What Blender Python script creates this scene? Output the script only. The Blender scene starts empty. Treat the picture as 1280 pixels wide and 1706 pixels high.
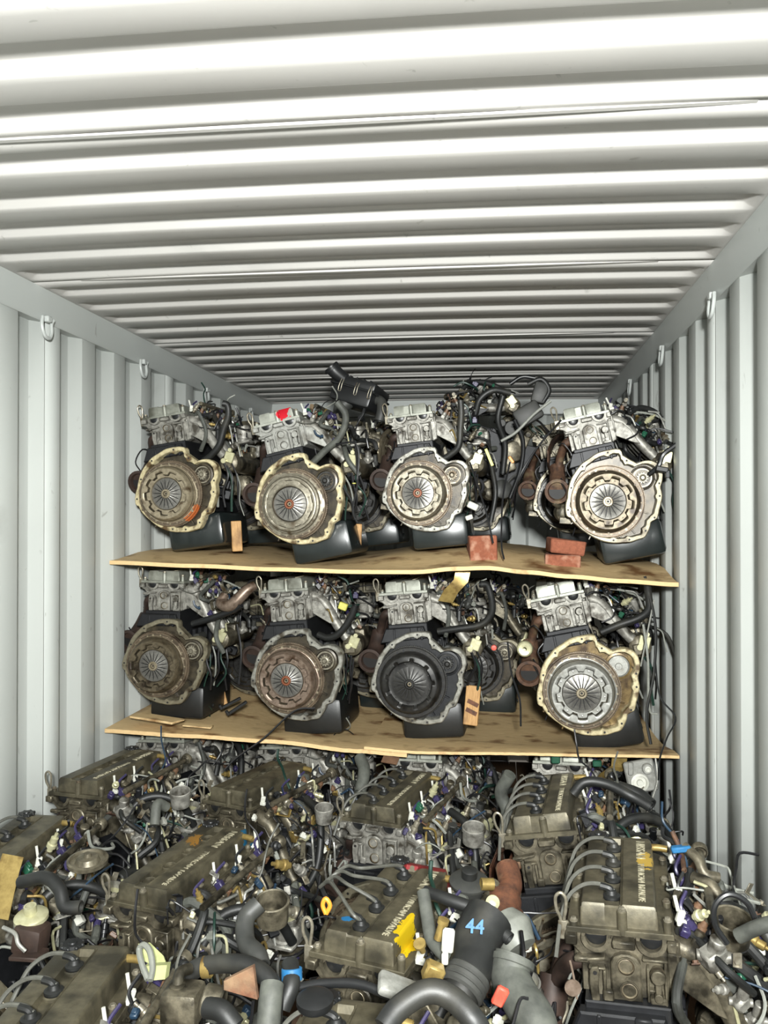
import bpy, bmesh, math, random
from mathutils import Vector, Matrix, Euler
from mathutils import noise as mnoise
R = math.radians
SC = bpy.context.scene
COL = SC.collection

# ------------------------------------------------------------------ camera, world, lights
cd = bpy.data.cameras.new('camera'); cam = bpy.data.objects.new('camera', cd); COL.objects.link(cam)
cam.location = (0.465, 0.0, 1.575)
cam.rotation_euler = (R(90 + 0.49), 0, R(6.4))
cd.sensor_fit = 'HORIZONTAL'; cd.sensor_width = 36.0; cd.lens = 36.0 * 1400 / 1280
cd.shift_x = -(673 - 640) / 1280.0
cd.clip_start = 0.02
SC.camera = cam

w = bpy.data.worlds.new('world'); SC.world = w; w.use_nodes = True
w.node_tree.nodes['Background'].inputs[0].default_value = (0.80, 0.74, 0.64, 1)
w.node_tree.nodes['Background'].inputs[1].default_value = 0.16

def area(name, loc, target, size, power, col=(1, 1, 1)):
    l = bpy.data.lights.new(name, 'AREA'); l.shape = 'DISK'; l.size = size; l.energy = power; l.color = col
    o = bpy.data.objects.new(name, l); COL.objects.link(o); o.location = loc
    o.rotation_euler = (Vector(target) - Vector(loc)).to_track_quat('-Z', 'Y').to_euler()
    return o
area('work_light', (0.60, -0.55, 1.88), (0.1, 3.5, 2.05), 0.20, 150, (0.985, 1.0, 0.975)).data.spread = R(135)

SC.view_settings.view_transform = 'Standard'
SC.view_settings.look = 'None'
SC.view_settings.exposure = 0.18
SC.view_settings.gamma = 1.0
SC.view_settings.use_curve_mapping = False

# ------------------------------------------------------------------ materials
def lin(c):
    return tuple(((v / 255) / 12.92 if v / 255 <= 0.04045 else ((v / 255 + 0.055) / 1.055) ** 2.4) for v in c) + (1,)

def mat(name, c1, c2=None, rough=0.5, metal=0.0, scale=25, bias=0.5, width=0.25, bump=0.15, c3=None, scale3=6, bias3=0.6, rough2=None, stretch=None, coat=0):
    m = bpy.data.materials.new(name); m.use_nodes = True
    nt = m.node_tree; n = nt.nodes; L = nt.links
    b = n['Principled BSDF']
    b.inputs['Roughness'].default_value = rough; b.inputs['Metallic'].default_value = metal
    if coat: b.inputs['Coat Weight'].default_value = coat
    if c2 is None:
        b.inputs['Base Color'].default_value = lin(c1); return m
    tc = n.new('ShaderNodeTexCoord'); src = tc.outputs['Object']; src0 = src
    if stretch:
        mp = n.new('ShaderNodeMapping'); mp.inputs['Scale'].default_value = stretch
        L.new(src, mp.inputs['Vector']); src = mp.outputs['Vector']
    oi = n.new('ShaderNodeObjectInfo')
    ad = n.new('ShaderNodeVectorMath'); ad.operation = 'ADD'
    sc_ = n.new('ShaderNodeVectorMath'); sc_.operation = 'SCALE'; sc_.inputs['Scale'].default_value = 3.0
    L.new(oi.outputs['Location'], sc_.inputs[0]); L.new(src, ad.inputs[0]); L.new(sc_.outputs[0], ad.inputs[1])
    src = ad.outputs[0]
    nz = n.new('ShaderNodeTexNoise'); nz.inputs['Scale'].default_value = scale * 1.5; nz.inputs['Detail'].default_value = 9
    nz.inputs['Roughness'].default_value = 0.65
    L.new(src, nz.inputs['Vector'])
    rp = n.new('ShaderNodeValToRGB')
    rp.color_ramp.elements[0].position = max(0, bias - width); rp.color_ramp.elements[1].position = min(1, bias + width)
    rp.color_ramp.elements[0].color = lin(c1); rp.color_ramp.elements[1].color = lin(c2)
    L.new(nz.outputs['Fac'], rp.inputs['Fac'])
    out = rp.outputs['Color']
    if c3:
        n3 = n.new('ShaderNodeTexNoise'); n3.inputs['Scale'].default_value = scale3; n3.inputs['Detail'].default_value = 7
        L.new(src0 if stretch else src, n3.inputs['Vector'])
        mr = n.new('ShaderNodeMapRange'); mr.inputs['From Min'].default_value = bias3 - 0.06; mr.inputs['From Max'].default_value = bias3 + 0.08
        L.new(n3.outputs['Fac'], mr.inputs['Value'])
        mx = n.new('ShaderNodeMix'); mx.data_type = 'RGBA'
        L.new(mr.outputs[0], mx.inputs['Factor']); L.new(out, mx.inputs['A']); mx.inputs['B'].default_value = lin(c3)
        out = mx.outputs['Result']
    L.new(out, b.inputs['Base Color'])
    if rough2 is not None:
        m2 = n.new('ShaderNodeMapRange'); m2.inputs['To Min'].default_value = rough; m2.inputs['To Max'].default_value = rough2
        L.new(nz.outputs['Fac'], m2.inputs['Value']); L.new(m2.outputs[0], b.inputs['Roughness'])
    if bump:
        bp = n.new('ShaderNodeBump'); bp.inputs['Strength'].default_value = bump; bp.inputs['Distance'].default_value = 0.004
        L.new(nz.outputs['Fac'], bp.inputs['Height']); L.new(bp.outputs[0], b.inputs['Normal'])
    return m

def patch_paint(m, col, centre, size, thr=0.5, scale=60):
    """paint smeared on the part: a noisy-edged patch in the part's own coordinates"""
    nt = m.node_tree; n = nt.nodes; L = nt.links; b = n['Principled BSDF']
    old = b.inputs['Base Color'].links[0].from_socket
    tc = n.new('ShaderNodeTexCoord')
    su = n.new('ShaderNodeVectorMath'); su.operation = 'SUBTRACT'; su.inputs[1].default_value = centre
    dv = n.new('ShaderNodeVectorMath'); dv.operation = 'DIVIDE'; dv.inputs[1].default_value = size
    ln = n.new('ShaderNodeVectorMath'); ln.operation = 'LENGTH'
    L.new(tc.outputs['Object'], su.inputs[0]); L.new(su.outputs[0], dv.inputs[0]); L.new(dv.outputs[0], ln.inputs[0])
    nz = n.new('ShaderNodeTexNoise'); nz.inputs['Scale'].default_value = scale
    L.new(tc.outputs['Object'], nz.inputs['Vector'])
    a = n.new('ShaderNodeMath'); a.operation = 'MULTIPLY_ADD'; a.inputs[1].default_value = 1.2; L.new(nz.outputs['Fac'], a.inputs[0]); L.new(ln.outputs['Value'], a.inputs[2])
    c = n.new('ShaderNodeMath'); c.operation = 'LESS_THAN'; c.inputs[1].default_value = 1.0 + thr; L.new(a.outputs[0], c.inputs[0])
    mx = n.new('ShaderNodeMix'); mx.data_type = 'RGBA'
    L.new(c.outputs[0], mx.inputs['Factor']); L.new(old, mx.inputs['A']); mx.inputs['B'].default_value = lin(col)
    L.new(mx.outputs['Result'], b.inputs['Base Color'])
    return m

def cover_mat(name): return mat(name, (66, 62, 49), (104, 98, 80), 0.46, 0.4, 22, 0.5, 0.22, 0.2, c3=(54, 51, 41), scale3=11, bias3=0.55)
M = {
 'alu': mat('cast_aluminium', (86, 84, 78), (158, 156, 148), 0.50, 0.42, 26, 0.48, 0.2, 0.35, c3=(62, 58, 50), scale3=22, bias3=0.57),
 'alu_bright': mat('bright_aluminium', (112, 112, 106), (166, 166, 160), 0.48, 0.42, 30, 0.47, 0.22, 0.3, c3=(84, 80, 72), scale3=12, bias3=0.62),
 'alu_grimy': mat('grimy_aluminium', (58, 54, 44), (124, 117, 99), 0.42, 0.5, 26, 0.5, 0.2, 0.35, c3=(40, 37, 29), scale3=14, bias3=0.545),
 'cover': cover_mat('cover_aluminium'),
 'cover_clean': mat('clean_cover', (112, 114, 104), (156, 158, 148), 0.45, 0.4, 18, 0.5, 0.25, 0.1, c3=(86, 86, 76), scale3=9, bias3=0.6),
 'cream': mat('oily_cream_flange', (150, 136, 98), (204, 194, 158), 0.45, 0.2, 40, 0.47, 0.2, 0.2, c3=(84, 66, 40), scale3=20, bias3=0.57),
 'flange_grey': mat('grey_flange', (94, 93, 86), (160, 159, 150), 0.42, 0.4, 40, 0.47, 0.2, 0.2, c3=(66, 60, 49), scale3=20, bias3=0.565),
 'flange_oily': mat('oily_flange', (88, 82, 66), (138, 132, 112), 0.4, 0.4, 40, 0.45, 0.25, 0.15, c3=(60, 50, 36), scale3=14, bias3=0.58),
 'steel_worn': mat('worn_steel', (92, 87, 73), (156, 150, 134), 0.4, 0.5, 45, 0.5, 0.25, 0.1, c3=(76, 64, 46), scale3=20, bias3=0.6),
 'steel_tan': mat('tan_steel', (108, 98, 78), (160, 150, 128), 0.42, 0.4, 45, 0.5, 0.25, 0.1, c3=(70, 56, 38), scale3=20, bias3=0.6),
 'steel_brown': mat('brown_oily_steel', (62, 54, 41), (116, 106, 86), 0.42, 0.45, 45, 0.5, 0.25, 0.12, c3=(44, 35, 25), scale3=20, bias3=0.57),
 'steel_bright': mat('bright_steel', (124, 124, 118), (176, 176, 170), 0.36, 0.55, 45, 0.5, 0.25, 0.08, c3=(104, 96, 78), scale3=20, bias3=0.66),
 'steel_pink': mat('brownish_steel', (92, 77, 64), (146, 129, 115), 0.4, 0.5, 45, 0.5, 0.25, 0.1, c3=(74, 56, 42), scale3=20, bias3=0.6),
 'steel_dark': mat('dark_steel', (30, 30, 30), (58, 57, 54), 0.42, 0.4, 45, 0.5, 0.25, 0.1, c3=(20, 19, 18), scale3=16, bias3=0.6),
 'finger': mat('spring_steel', (92, 90, 86), (138, 136, 130), 0.34, 0.6, 60, 0.5, 0.25, 0.05),
 'finger_dark': mat('dark_spring_steel', (40, 40, 40), (66, 65, 62), 0.4, 0.5, 60, 0.5, 0.25, 0.05),
 'flywheel': mat('flywheel_iron', (78, 66, 52), (124, 110, 92), 0.45, 0.4, 50, 0.5, 0.25, 0.1, c3=(52, 40, 30), scale3=14, bias3=0.58),
 'back': mat('oily_back_and_shadow_lines', (38, 34, 28), (84, 76, 60), 0.35, 0.3, 16, 0.55, 0.2, 0.1),  # oily back plate; also colours the painted shadow lines on clutch and head
 'back_gold': mat('golden_oily_back_plate', (58, 42, 26), (150, 128, 84), 0.3, 0.35, 14, 0.55, 0.2, 0.1),
 'iron': mat('dark_iron', (15, 16, 18), (33, 34, 37), 0.5, 0.3, 14, 0.5, 0.25, 0.2),
 'iron_brown': mat('brown_iron', (34, 26, 22), (66, 50, 42), 0.6, 0.2, 14, 0.5, 0.25, 0.25),
 'rust': mat('rust', (48, 35, 28), (104, 74, 54), 0.7, 0.15, 30, 0.52, 0.22, 0.3, c3=(120, 104, 78), scale3=12, bias3=0.62),
 'rust_orange': mat('orange_rust', (50, 32, 23), (112, 70, 47), 0.7, 0.1, 30, 0.5, 0.22, 0.4, c3=(132, 110, 84), scale3=9, bias3=0.6),
 'pan': mat('black_pan_paint', (22, 27, 27), (36, 42, 42), 0.28, 0.1, 8, 0.5, 0.3, 0.04, coat=0.2),
 'pan_dull': mat('dull_pan_paint', (16, 17, 17), (32, 33, 32), 0.4, 0.1, 12, 0.5, 0.3, 0.1),
 'rubber': mat('rubber', (15, 16, 16), (30, 31, 30), 0.5, 0.0, 18, 0.5, 0.25, 0.2, c3=(46, 45, 40), scale3=8, bias3=0.6),
 'rubber_grey': mat('dusty_rubber', (46, 48, 45), (86, 88, 81), 0.65, 0.0, 18, 0.5, 0.25, 0.2, c3=(36, 37, 34), scale3=8, bias3=0.58),
 'black': mat('black_plastic', (16, 17, 18), (32, 33, 34), 0.38, 0.0, 14, 0.5, 0.3, 0.05),
 'black_dusty': mat('dusty_black_plastic', (30, 32, 32), (62, 62, 58), 0.55, 0.0, 10, 0.5, 0.3, 0.1),
 'wire': mat('wire_black', (14, 14, 15), (28, 28, 30), 0.4),
 'wire_grey': mat('wire_grey', (108, 110, 104), (144, 146, 138), 0.5),
 'wire_green': mat('wire_green', (18, 40, 34), (30, 58, 48), 0.45),
 'wire_blue': mat('wire_blue', (24, 40, 56), (36, 58, 78), 0.45),
 'wire_yellow': mat('wire_yellow', (160, 158, 70), (190, 186, 90), 0.45),
 'wire_red': mat('wire_red', (140, 40, 34), (170, 60, 44), 0.45),
 'lead': mat('ignition_lead', (58, 58, 53), (88, 88, 81), 0.5, 0, 30),
 'zinc': mat('yellow_zinc', (118, 98, 54), (172, 150, 92), 0.35, 0.55, 30, 0.5, 0.25, 0.1, c3=(96, 74, 40), scale3=20, bias3=0.62),
 'zinc_pale': mat('pale_zinc', (160, 156, 120), (200, 198, 164), 0.35, 0.4, 30, 0.5, 0.25, 0.1),
 'white': mat('white_plastic', (166, 166, 156), (208, 208, 198), 0.5, 0, 30),
 'purple': mat('purple_plastic', (32, 28, 54), (54, 48, 84), 0.4, 0, 30),
 'brown': mat('brown_plastic', (82, 60, 44), (116, 88, 66), 0.5, 0, 30),
 'green': mat('green_plastic', (20, 62, 46), (32, 88, 64), 0.4, 0, 30),
 'blue': mat('blue_plastic', (26, 76, 116), (38, 104, 150), 0.45, 0, 30),
 'orange': mat('orange_plastic', (206, 118, 30), (230, 146, 50), 0.45, 0, 30),
 'red': mat('red_plastic', (178, 58, 44), (206, 84, 64), 0.5, 0, 30),
 'lime': mat('pale_green_plastic', (140, 146, 98), (176, 180, 130), 0.45, 0, 20),
 'grey_plastic': mat('grey_plastic', (92, 94, 88), (126, 128, 120), 0.5, 0, 20),
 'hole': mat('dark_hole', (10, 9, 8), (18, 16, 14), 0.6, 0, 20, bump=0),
 'oil_hole': mat('rusty_bore', (90, 44, 26), (140, 84, 56), 0.5, 0.3, 40),
 'letter': mat('raised_letter_metal', (150, 144, 122), (178, 172, 148), 0.45, 0.4, 40),
 'brick': mat('brick_clay', (112, 62, 42), (150, 90, 66), 0.9, 0, 40, 0.5, 0.25, 0.4, c3=(168, 128, 106), scale3=16, bias3=0.6),
 'wood': mat('pine_wood', (150, 112, 66), (196, 156, 104), 0.7, 0, 14, 0.5, 0.2, 0.1, stretch=(10, 10, 1.2), c3=(90, 60, 34), scale3=6, bias3=0.64),
 'ply': mat('plywood_face', (186, 154, 106), (228, 202, 154), 0.62, 0, 9, 0.5, 0.22, 0.1, stretch=(1.2, 14, 14), c3=(122, 86, 48), scale3=7, bias3=0.60),
 'ply_edge': mat('plywood_edge', (196, 160, 108), (226, 198, 150), 0.7, 0, 30, 0.5, 0.25, 0.2, stretch=(1.0, 1.0, 14), c3=(140, 104, 62), scale3=12, bias3=0.66),
 'floor': mat('floor_ply', (70, 50, 34), (104, 78, 54), 0.7, 0, 9, 0.5, 0.25, 0.1, stretch=(10, 1, 1)),
}
M['flywheel_rust'] = patch_paint(mat('flywheel_iron_rusty', (78, 66, 52), (124, 110, 92), 0.45, 0.4, 50, 0.5, 0.25, 0.1), (170, 92, 44), (.095, 0, .165), (.06, .1, .045), .45, 60)
M['cover_gold'] = patch_paint(cover_mat('cover_gold_chalk'), (196, 164, 74), (0.045, 0.335, 0.70), (0.032, 0.085, 0.06), 0.16, 90)
M['cover_yellow'] = patch_paint(patch_paint(patch_paint(cover_mat('cover_yellow_paint'), (222, 188, 22), (0.066, 0.17, 0.695), (0.03, 0.075, 0.08), 0.36, 70),
    (40, 120, 176), (-0.068, 0.145, 0.715), (0.022, 0.016, 0.05), 0.3, 120), (120, 36, 38), (0.0, 0.495, 0.69), (0.12, 0.045, 0.08), 0.5, 60)
M['cover_red'] = patch_paint(mat('clean_cover_red', (140, 142, 132), (180, 182, 172), 0.45, 0.4, 18, 0.5, 0.25, 0.1), (196, 24, 40), (0.022, 0.12, 0.70), (0.040, 0.10, 0.06), 0.5, 40)
M['cover_ochre'] = patch_paint(patch_paint(cover_mat('cover_ochre_dirt'), (150, 110, 50), (-0.055, 0.37, 0.71), (0.03, 0.04, 0.04), 0.35, 90), (30, 96, 130), (0.08, 0.47, 0.69), (0.04, 0.03, 0.06), 0.4, 60)

def container_paint(name, base, smudge):
    m = bpy.data.materials.new(name); m.use_nodes = True
    nt = m.node_tree; n = nt.nodes; L = nt.links; b = n['Principled BSDF']
    b.inputs['Roughness'].default_value = 0.42
    b.inputs['Specular IOR Level'].default_value = 0.45
    tc = n.new('ShaderNodeTexCoord')
    def noise(scale, stretch, lo, hi, detail=4):
        mp = n.new('ShaderNodeMapping'); mp.inputs['Scale'].default_value = stretch
        L.new(tc.outputs['Object'], mp.inputs['Vector'])
        z = n.new('ShaderNodeTexNoise'); z.inputs['Scale'].default_value = scale; z.inputs['Detail'].default_value = detail; z.inputs['Distortion'].default_value = 0.6
        L.new(mp.outputs['Vector'], z.inputs['Vector'])
        r = n.new('ShaderNodeMapRange'); r.inputs['From Min'].default_value = lo; r.inputs['From Max'].default_value = hi
        L.new(z.outputs['Fac'], r.inputs['Value']); return r.outputs[0], z.outputs['Fac']
    base_in = lin(base)
    s1, f1 = noise(1.6, (1, 1, 1), 0.62, 0.80, 8)         # hand smudges
    s2, f2 = noise(26, (1, 1, 0.5), 0.70, 0.76, 3)        # small chips
    s3, f3 = noise(1.1, (1, 1, 1), 0.35, 0.7, 3)
    g = n.new('ShaderNodeMix'); g.data_type = 'RGBA'; L.new(s3, g.inputs['Factor'])
    g.inputs['A'].default_value = base_in; g.inputs['B'].default_value = tuple(v * 0.90 for v in base_in[:3]) + (1,)
    mx = n.new('ShaderNodeMix'); mx.data_type = 'RGBA'
    ms = n.new('ShaderNodeMath'); ms.operation = 'MULTIPLY'; ms.inputs[1].default_value = 0.55; L.new(s1, ms.inputs[0])
    L.new(ms.outputs[0], mx.inputs['Factor']); L.new(g.outputs['Result'], mx.inputs['A']); mx.inputs['B'].default_value = lin(smudge)
    m3 = n.new('ShaderNodeMix'); m3.data_type = 'RGBA'
    m4 = n.new('ShaderNodeMath'); m4.operation = 'MULTIPLY'; L.new(s2, m4.inputs[0]); L.new(f1, m4.inputs[1])
    L.new(m4.outputs[0], m3.inputs['Factor']); L.new(mx.outputs['Result'], m3.inputs['A']); m3.inputs['B'].default_value = lin((120, 118, 112))
    L.new(m3.outputs['Result'], b.inputs['Base Color'])
    bp = n.new('ShaderNodeBump'); bp.inputs['Strength'].default_value = 0.06; bp.inputs['Distance'].default_value = 0.01
    L.new(f3, bp.inputs['Height']); L.new(bp.outputs[0], b.inputs['Normal'])
    return m
M['paint_wall'] = container_paint('container_wall_paint', (190, 194, 190), (120, 122, 118))
M['paint_roof'] = container_paint('container_roof_paint', (180, 178, 174), (150, 150, 146))
M['paint_rail'] = container_paint('container_rail_paint', (168, 172, 169), (130, 134, 132))

# ------------------------------------------------------------------ mesh builder
def vec(p): return Vector(p)
def frame(d):
    d = d.normalized(); a = Vector((0, 0, 1)) if abs(d.z) < 0.9 else Vector((1, 0, 0))
    u = d.cross(a).normalized(); return u, d.cross(u).normalized()
def catmull(pts, sub=6):
    P = [vec(p) for p in pts]
    if len(P) < 3: return P
    out = []
    Q = [P[0] * 2 - P[1]] + P + [P[-1] * 2 - P[-2]]
    for i in range(1, len(Q) - 2):
        for k in range(sub):
            t = k / sub; a, b, c, d = Q[i - 1], Q[i], Q[i + 1], Q[i + 2]
            out.append(0.5 * ((2 * b) + (c - a) * t + (2 * a - 5 * b + 4 * c - d) * t * t + (3 * b - a - 3 * c + d) * t ** 3))
    out.append(P[-1]); return out

class MB:
    def __init__(s): s.v = []; s.f = []
    def add(s, v, f):
        o = len(s.v); s.v += [tuple(p) for p in v]; s.f += [tuple(i + o for i in q) for q in f]; return s
    def box(s, c, d, ch=0.0, rot=None):
        hx, hy, hz = d[0] / 2, d[1] / 2, d[2] / 2; c = vec(c); ch = min(ch, hx * .9, hy * .9, hz * .9)
        if ch <= 0:
            v = [Vector((x, y, z)) for x in (-hx, hx) for y in (-hy, hy) for z in (-hz, hz)]
            f = [(0, 1, 3, 2), (4, 6, 7, 5), (0, 4, 5, 1), (2, 3, 7, 6), (0, 2, 6, 4), (1, 5, 7, 3)]
        else:
            bm = bmesh.new(); bmesh.ops.create_cube(bm, size=1)
            for q in bm.verts: q.co = Vector((q.co.x * d[0], q.co.y * d[1], q.co.z * d[2]))
            bmesh.ops.bevel(bm, geom=bm.edges[:], offset=ch, segments=2 if ch > 0.006 else 1, affect='EDGES', profile=0.5)
            bm.verts.index_update(); v = [q.co.copy() for q in bm.verts]; f = [tuple(q.index for q in fc.verts) for fc in bm.faces]; bm.free()
        if rot is not None:
            rm = Euler([R(a) for a in rot]).to_matrix(); v = [rm @ p for p in v]
        return s.add([p + c for p in v], f)
    def lathe(s, prof, o, d=(0, -1, 0), n=20):
        """profile [(radius, distance along d)]"""
        o = vec(o); d = vec(d).normalized(); u, w_ = frame(d); v = []; f = []; ring = []
        for r, h in prof:
            if r <= 1e-6: ring.append([len(v)]); v.append(o + d * h)
            else:
                ring.append(list(range(len(v), len(v) + n)))
                v += [o + d * h + (u * math.cos(2 * math.pi * k / n) + w_ * math.sin(2 * math.pi * k / n)) * r for k in range(n)]
        for a, b in zip(ring, ring[1:]):
            for k in range(n):
                k2 = (k + 1) % n
                if len(a) == 1 and len(b) == 1: continue
                if len(a) == 1: f.append((a[0], b[k2], b[k]))
                elif len(b) == 1: f.append((a[k], a[k2], b[0]))
                else: f.append((a[k], a[k2], b[k2], b[k]))
        return s.add(v, f)
    def cyl(s, p0, p1, r, r1=None, n=14, ch=0.0):
        p0 = vec(p0); p1 = vec(p1); h = (p1 - p0).length; r1 = r if r1 is None else r1
        pr = [(0, 0), (r - ch, 0)] + ([(r, ch)] if ch else []) + ([(r1, h - ch)] if ch else []) + [(r1 - ch, h), (0, h)]
        return s.lathe(pr, p0, p1 - p0, n)
    def tube(s, pts, r, n=8, sub=5, smooth=True, open_end=False):
        P = catmull(pts, sub) if smooth else [vec(p) for p in pts]
        m = len(P); v = []; f = []; u = None
        for i, p in enumerate(P):
            t = (P[min(i + 1, m - 1)] - P[max(i - 1, 0)]).normalized()
            if u is None: u, _ = frame(t)
            u = (u - t * u.dot(t)).normalized(); w_ = t.cross(u)
            rr = r if not callable(r) else r(i / (m - 1))
            for k in range(n):
                a = 2 * math.pi * k / n; v.append(p + (u * math.cos(a) + w_ * math.sin(a)) * rr)
        for i in range(m - 1):
            for k in range(n):
                k2 = (k + 1) % n; f.append((i * n + k, i * n + k2, (i + 1) * n + k2, (i + 1) * n + k))
        f.append(tuple(range(n))[::-1])
        if not open_end: f.append(tuple((m - 1) * n + k for k in range(n)))
        else:   # a hollow mouth
            b = len(v); t = (P[-1] - P[-2]).normalized(); rr = r if not callable(r) else r(1)
            for rad, off in ((0.78, 0), (0.74, -rr * 1.5)):
                for k in range(n):
                    q = v[(m - 1) * n + k]; v.append(P[-1] + (q - P[-1]) * rad + t * off)
            for k in range(n):
                k2 = (k + 1) % n
                f.append(((m - 1) * n + k, (m - 1) * n + k2, b + k2, b + k)); f.append((b + k, b + k2, b + n + k2, b + n + k))
            f.append(tuple(b + n + k for k in range(n)))
        return s.add(v, f)
    def prism(s, poly, y0, y1, ch=0.0, axis='y'):
        """polygon in x,z (ccw or cw) extruded along y; front edge (y0) chamfered by ch"""
        n = len(poly); A = sum(poly[i][0] * poly[(i + 1) % n][1] - poly[(i + 1) % n][0] * poly[i][1] for i in range(n))
        if A < 0: poly = poly[::-1]
        def inset(c):
            o = []
            for i in range(n):
                a = Vector(poly[i - 1]); b = Vector(poly[i]); d = Vector(poly[(i + 1) % n])
                e1 = (b - a).normalized(); e2 = (d - b).normalized(); n1 = Vector((-e1.y, e1.x)); n2 = Vector((-e2.y, e2.x))
                m = n1 + n2
                if m.length < 1e-4: m = n1
                m = m.normalized(); o.append(b + m * c / max(0.4, m.dot(n1)))
            return o
        def P(q, y):
            if axis == 'y': return (q[0], y, q[1])
            if axis == 'z': return (q[0], q[1], y)
            return (y, q[0], q[1])
        rings = []
        if ch: rings.append([P(q, y0) for q in inset(ch)]); rings.append([P(q, y0 + (ch if y1 > y0 else -ch)) for q in poly])
        else: rings.append([P(q, y0) for q in poly])
        rings.append([P(q, y1) for q in poly])
        v = [p for r_ in rings for p in r_]; f = [tuple(range(n))]
        for j in range(len(rings) - 1):
            for i in range(n): f.append((j * n + i, (j + 1) * n + i, (j + 1) * n + (i + 1) % n, j * n + (i + 1) % n))
        f.append(tuple((len(rings) - 1) * n + i for i in range(n))[::-1])
        return s.add(v, f)
    def mesh(s, name, ang=38):
        me = bpy.data.meshes.new(name); me.from_pydata(s.v, [], s.f); me.update()
        bm = bmesh.new(); bm.from_mesh(me); bmesh.ops.recalc_face_normals(bm, faces=bm.faces[:]); bm.to_mesh(me); bm.free()
        me.shade_smooth(); me.set_sharp_from_angle(angle=R(ang))
        return me

CACHE = {}
def part(name, key, build, m, parent, label=None, kind=None, loc=None):
    if key not in CACHE:
        r = build(); CACHE[key] = r.mesh(name) if isinstance(r, MB) else r
        CACHE[key].materials.append(None)
    o = bpy.data.objects.new(name, CACHE[key]); COL.objects.link(o)
    o.material_slots[0].link = 'OBJECT'; o.material_slots[0].material = M[m] if isinstance(m, str) else m
    o.parent = parent
    if label: o['label'] = label
    if kind: o['kind'] = kind
    if loc: o.location = loc
    return o
_uid = [0]
def one(name, mb, m, parent=None, **k):
    _uid[0] += 1; return part(name, ('one', _uid[0]), lambda: mb, m, parent, **k)
def empty(name, loc=(0, 0, 0), rot=(0, 0, 0)):
    o = bpy.data.objects.new(name, None); COL.objects.link(o); o.location = loc
    o.rotation_euler = rot; o.empty_display_size = 0.05; return o
def tag(o, label, cat, group=None):
    o['label'] = label; o['category'] = cat
    if group: o['group'] = group
    return o

# ------------------------------------------------------------------ the container
XW, Y0, Y1, ZC, ZF = 1.175, 0.06, 5.97, 2.405, -0.13
def roof_panel(y0, ribs, pitch=0.209):
    """underside of a die-stamped roof sheet: troughs pressed upward, fading out at the side rails"""
    mb = MB(); D = 0.024
    ys = []
    for r_ in range(ribs):
        b = y0 + r_ * pitch
        for dy, h in ((0.0, 0), (0.070, 0), (0.078, .12), (0.090, .85), (0.100, 1), (0.160, 1), (0.170, .85), (0.182, .12), (0.190, 0)): ys.append((b + dy, h))
    ys.append((y0 + ribs * pitch, 0))
    xs = [-1.145 + e for e in (-0.02, 0, .012, .03, .055, .075)] + [-0.9 + 1.8 * k / 8 for k in range(9)] + [1.145 - e for e in (.075, .055, .03, .012, 0, -0.02)]
    v = []
    for y, h in ys:
        for x in xs:
            e = min(1, max(0, (1.145 - abs(x)) / 0.05)); e = e * e * (3 - 2 * e)
            v.append((x, y, ZC + 0.010 * (1 - (x / 1.13) ** 2) + D * h * e))
    n = len(xs); f = [(j * n + i, j * n + i + 1, (j + 1) * n + i + 1, (j + 1) * n + i) for j in range(len(ys) - 1) for i in range(n - 1)]
    mb.add(v, f)
    # lapped seam lip at the start of the sheet
    mb.box((0, y0 + 0.004, ZC + 0.004), (2.26, 0.012, 0.004))
    return mb
def shell(mb, name, m, parent, t=0.002):
    me = mb.mesh(name, 60); me.materials.append(M[m]); o = bpy.data.objects.new(name, me); COL.objects.link(o); o.parent = parent
    s = o.modifiers.new('thick', 'SOLIDIFY'); s.thickness = t; s.offset = 0; return o
ceiling = empty('ceiling'); ceiling['kind'] = 'structure'
yy = Y0 + 0.62 - 0.0
def wall_profile(y0, n, sgn, pitch=0.278, D=0.036):
    pts = []
    for k in range(n):
        b = y0 + k * pitch
        pts += [(b, 0), (b + 0.104, 0), (b + 0.108, 0.001), (b + 0.150, D - .001), (b + 0.154, D), (b + 0.228, D), (b + 0.232, D - .001), (b + 0.274, 0.001)]
    pts.append((y0 + n * pitch, 0)); return pts
def wall_panel(y0, n, sgn):
    mb = MB(); pr = wall_profile(y0, n, sgn); v = []
    for z in (ZF, 0.8, 1.6, ZC - 0.10):
        for y, d in pr: v.append((sgn * (XW + d - 0.0), y, z))
    m_ = len(pr); f = [(j * m_ + i, j * m_ + i + 1, (j + 1) * m_ + i + 1, (j + 1) * m_ + i) for j in range(3) for i in range(m_ - 1)]
    mb.add(v, f); return mb
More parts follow.
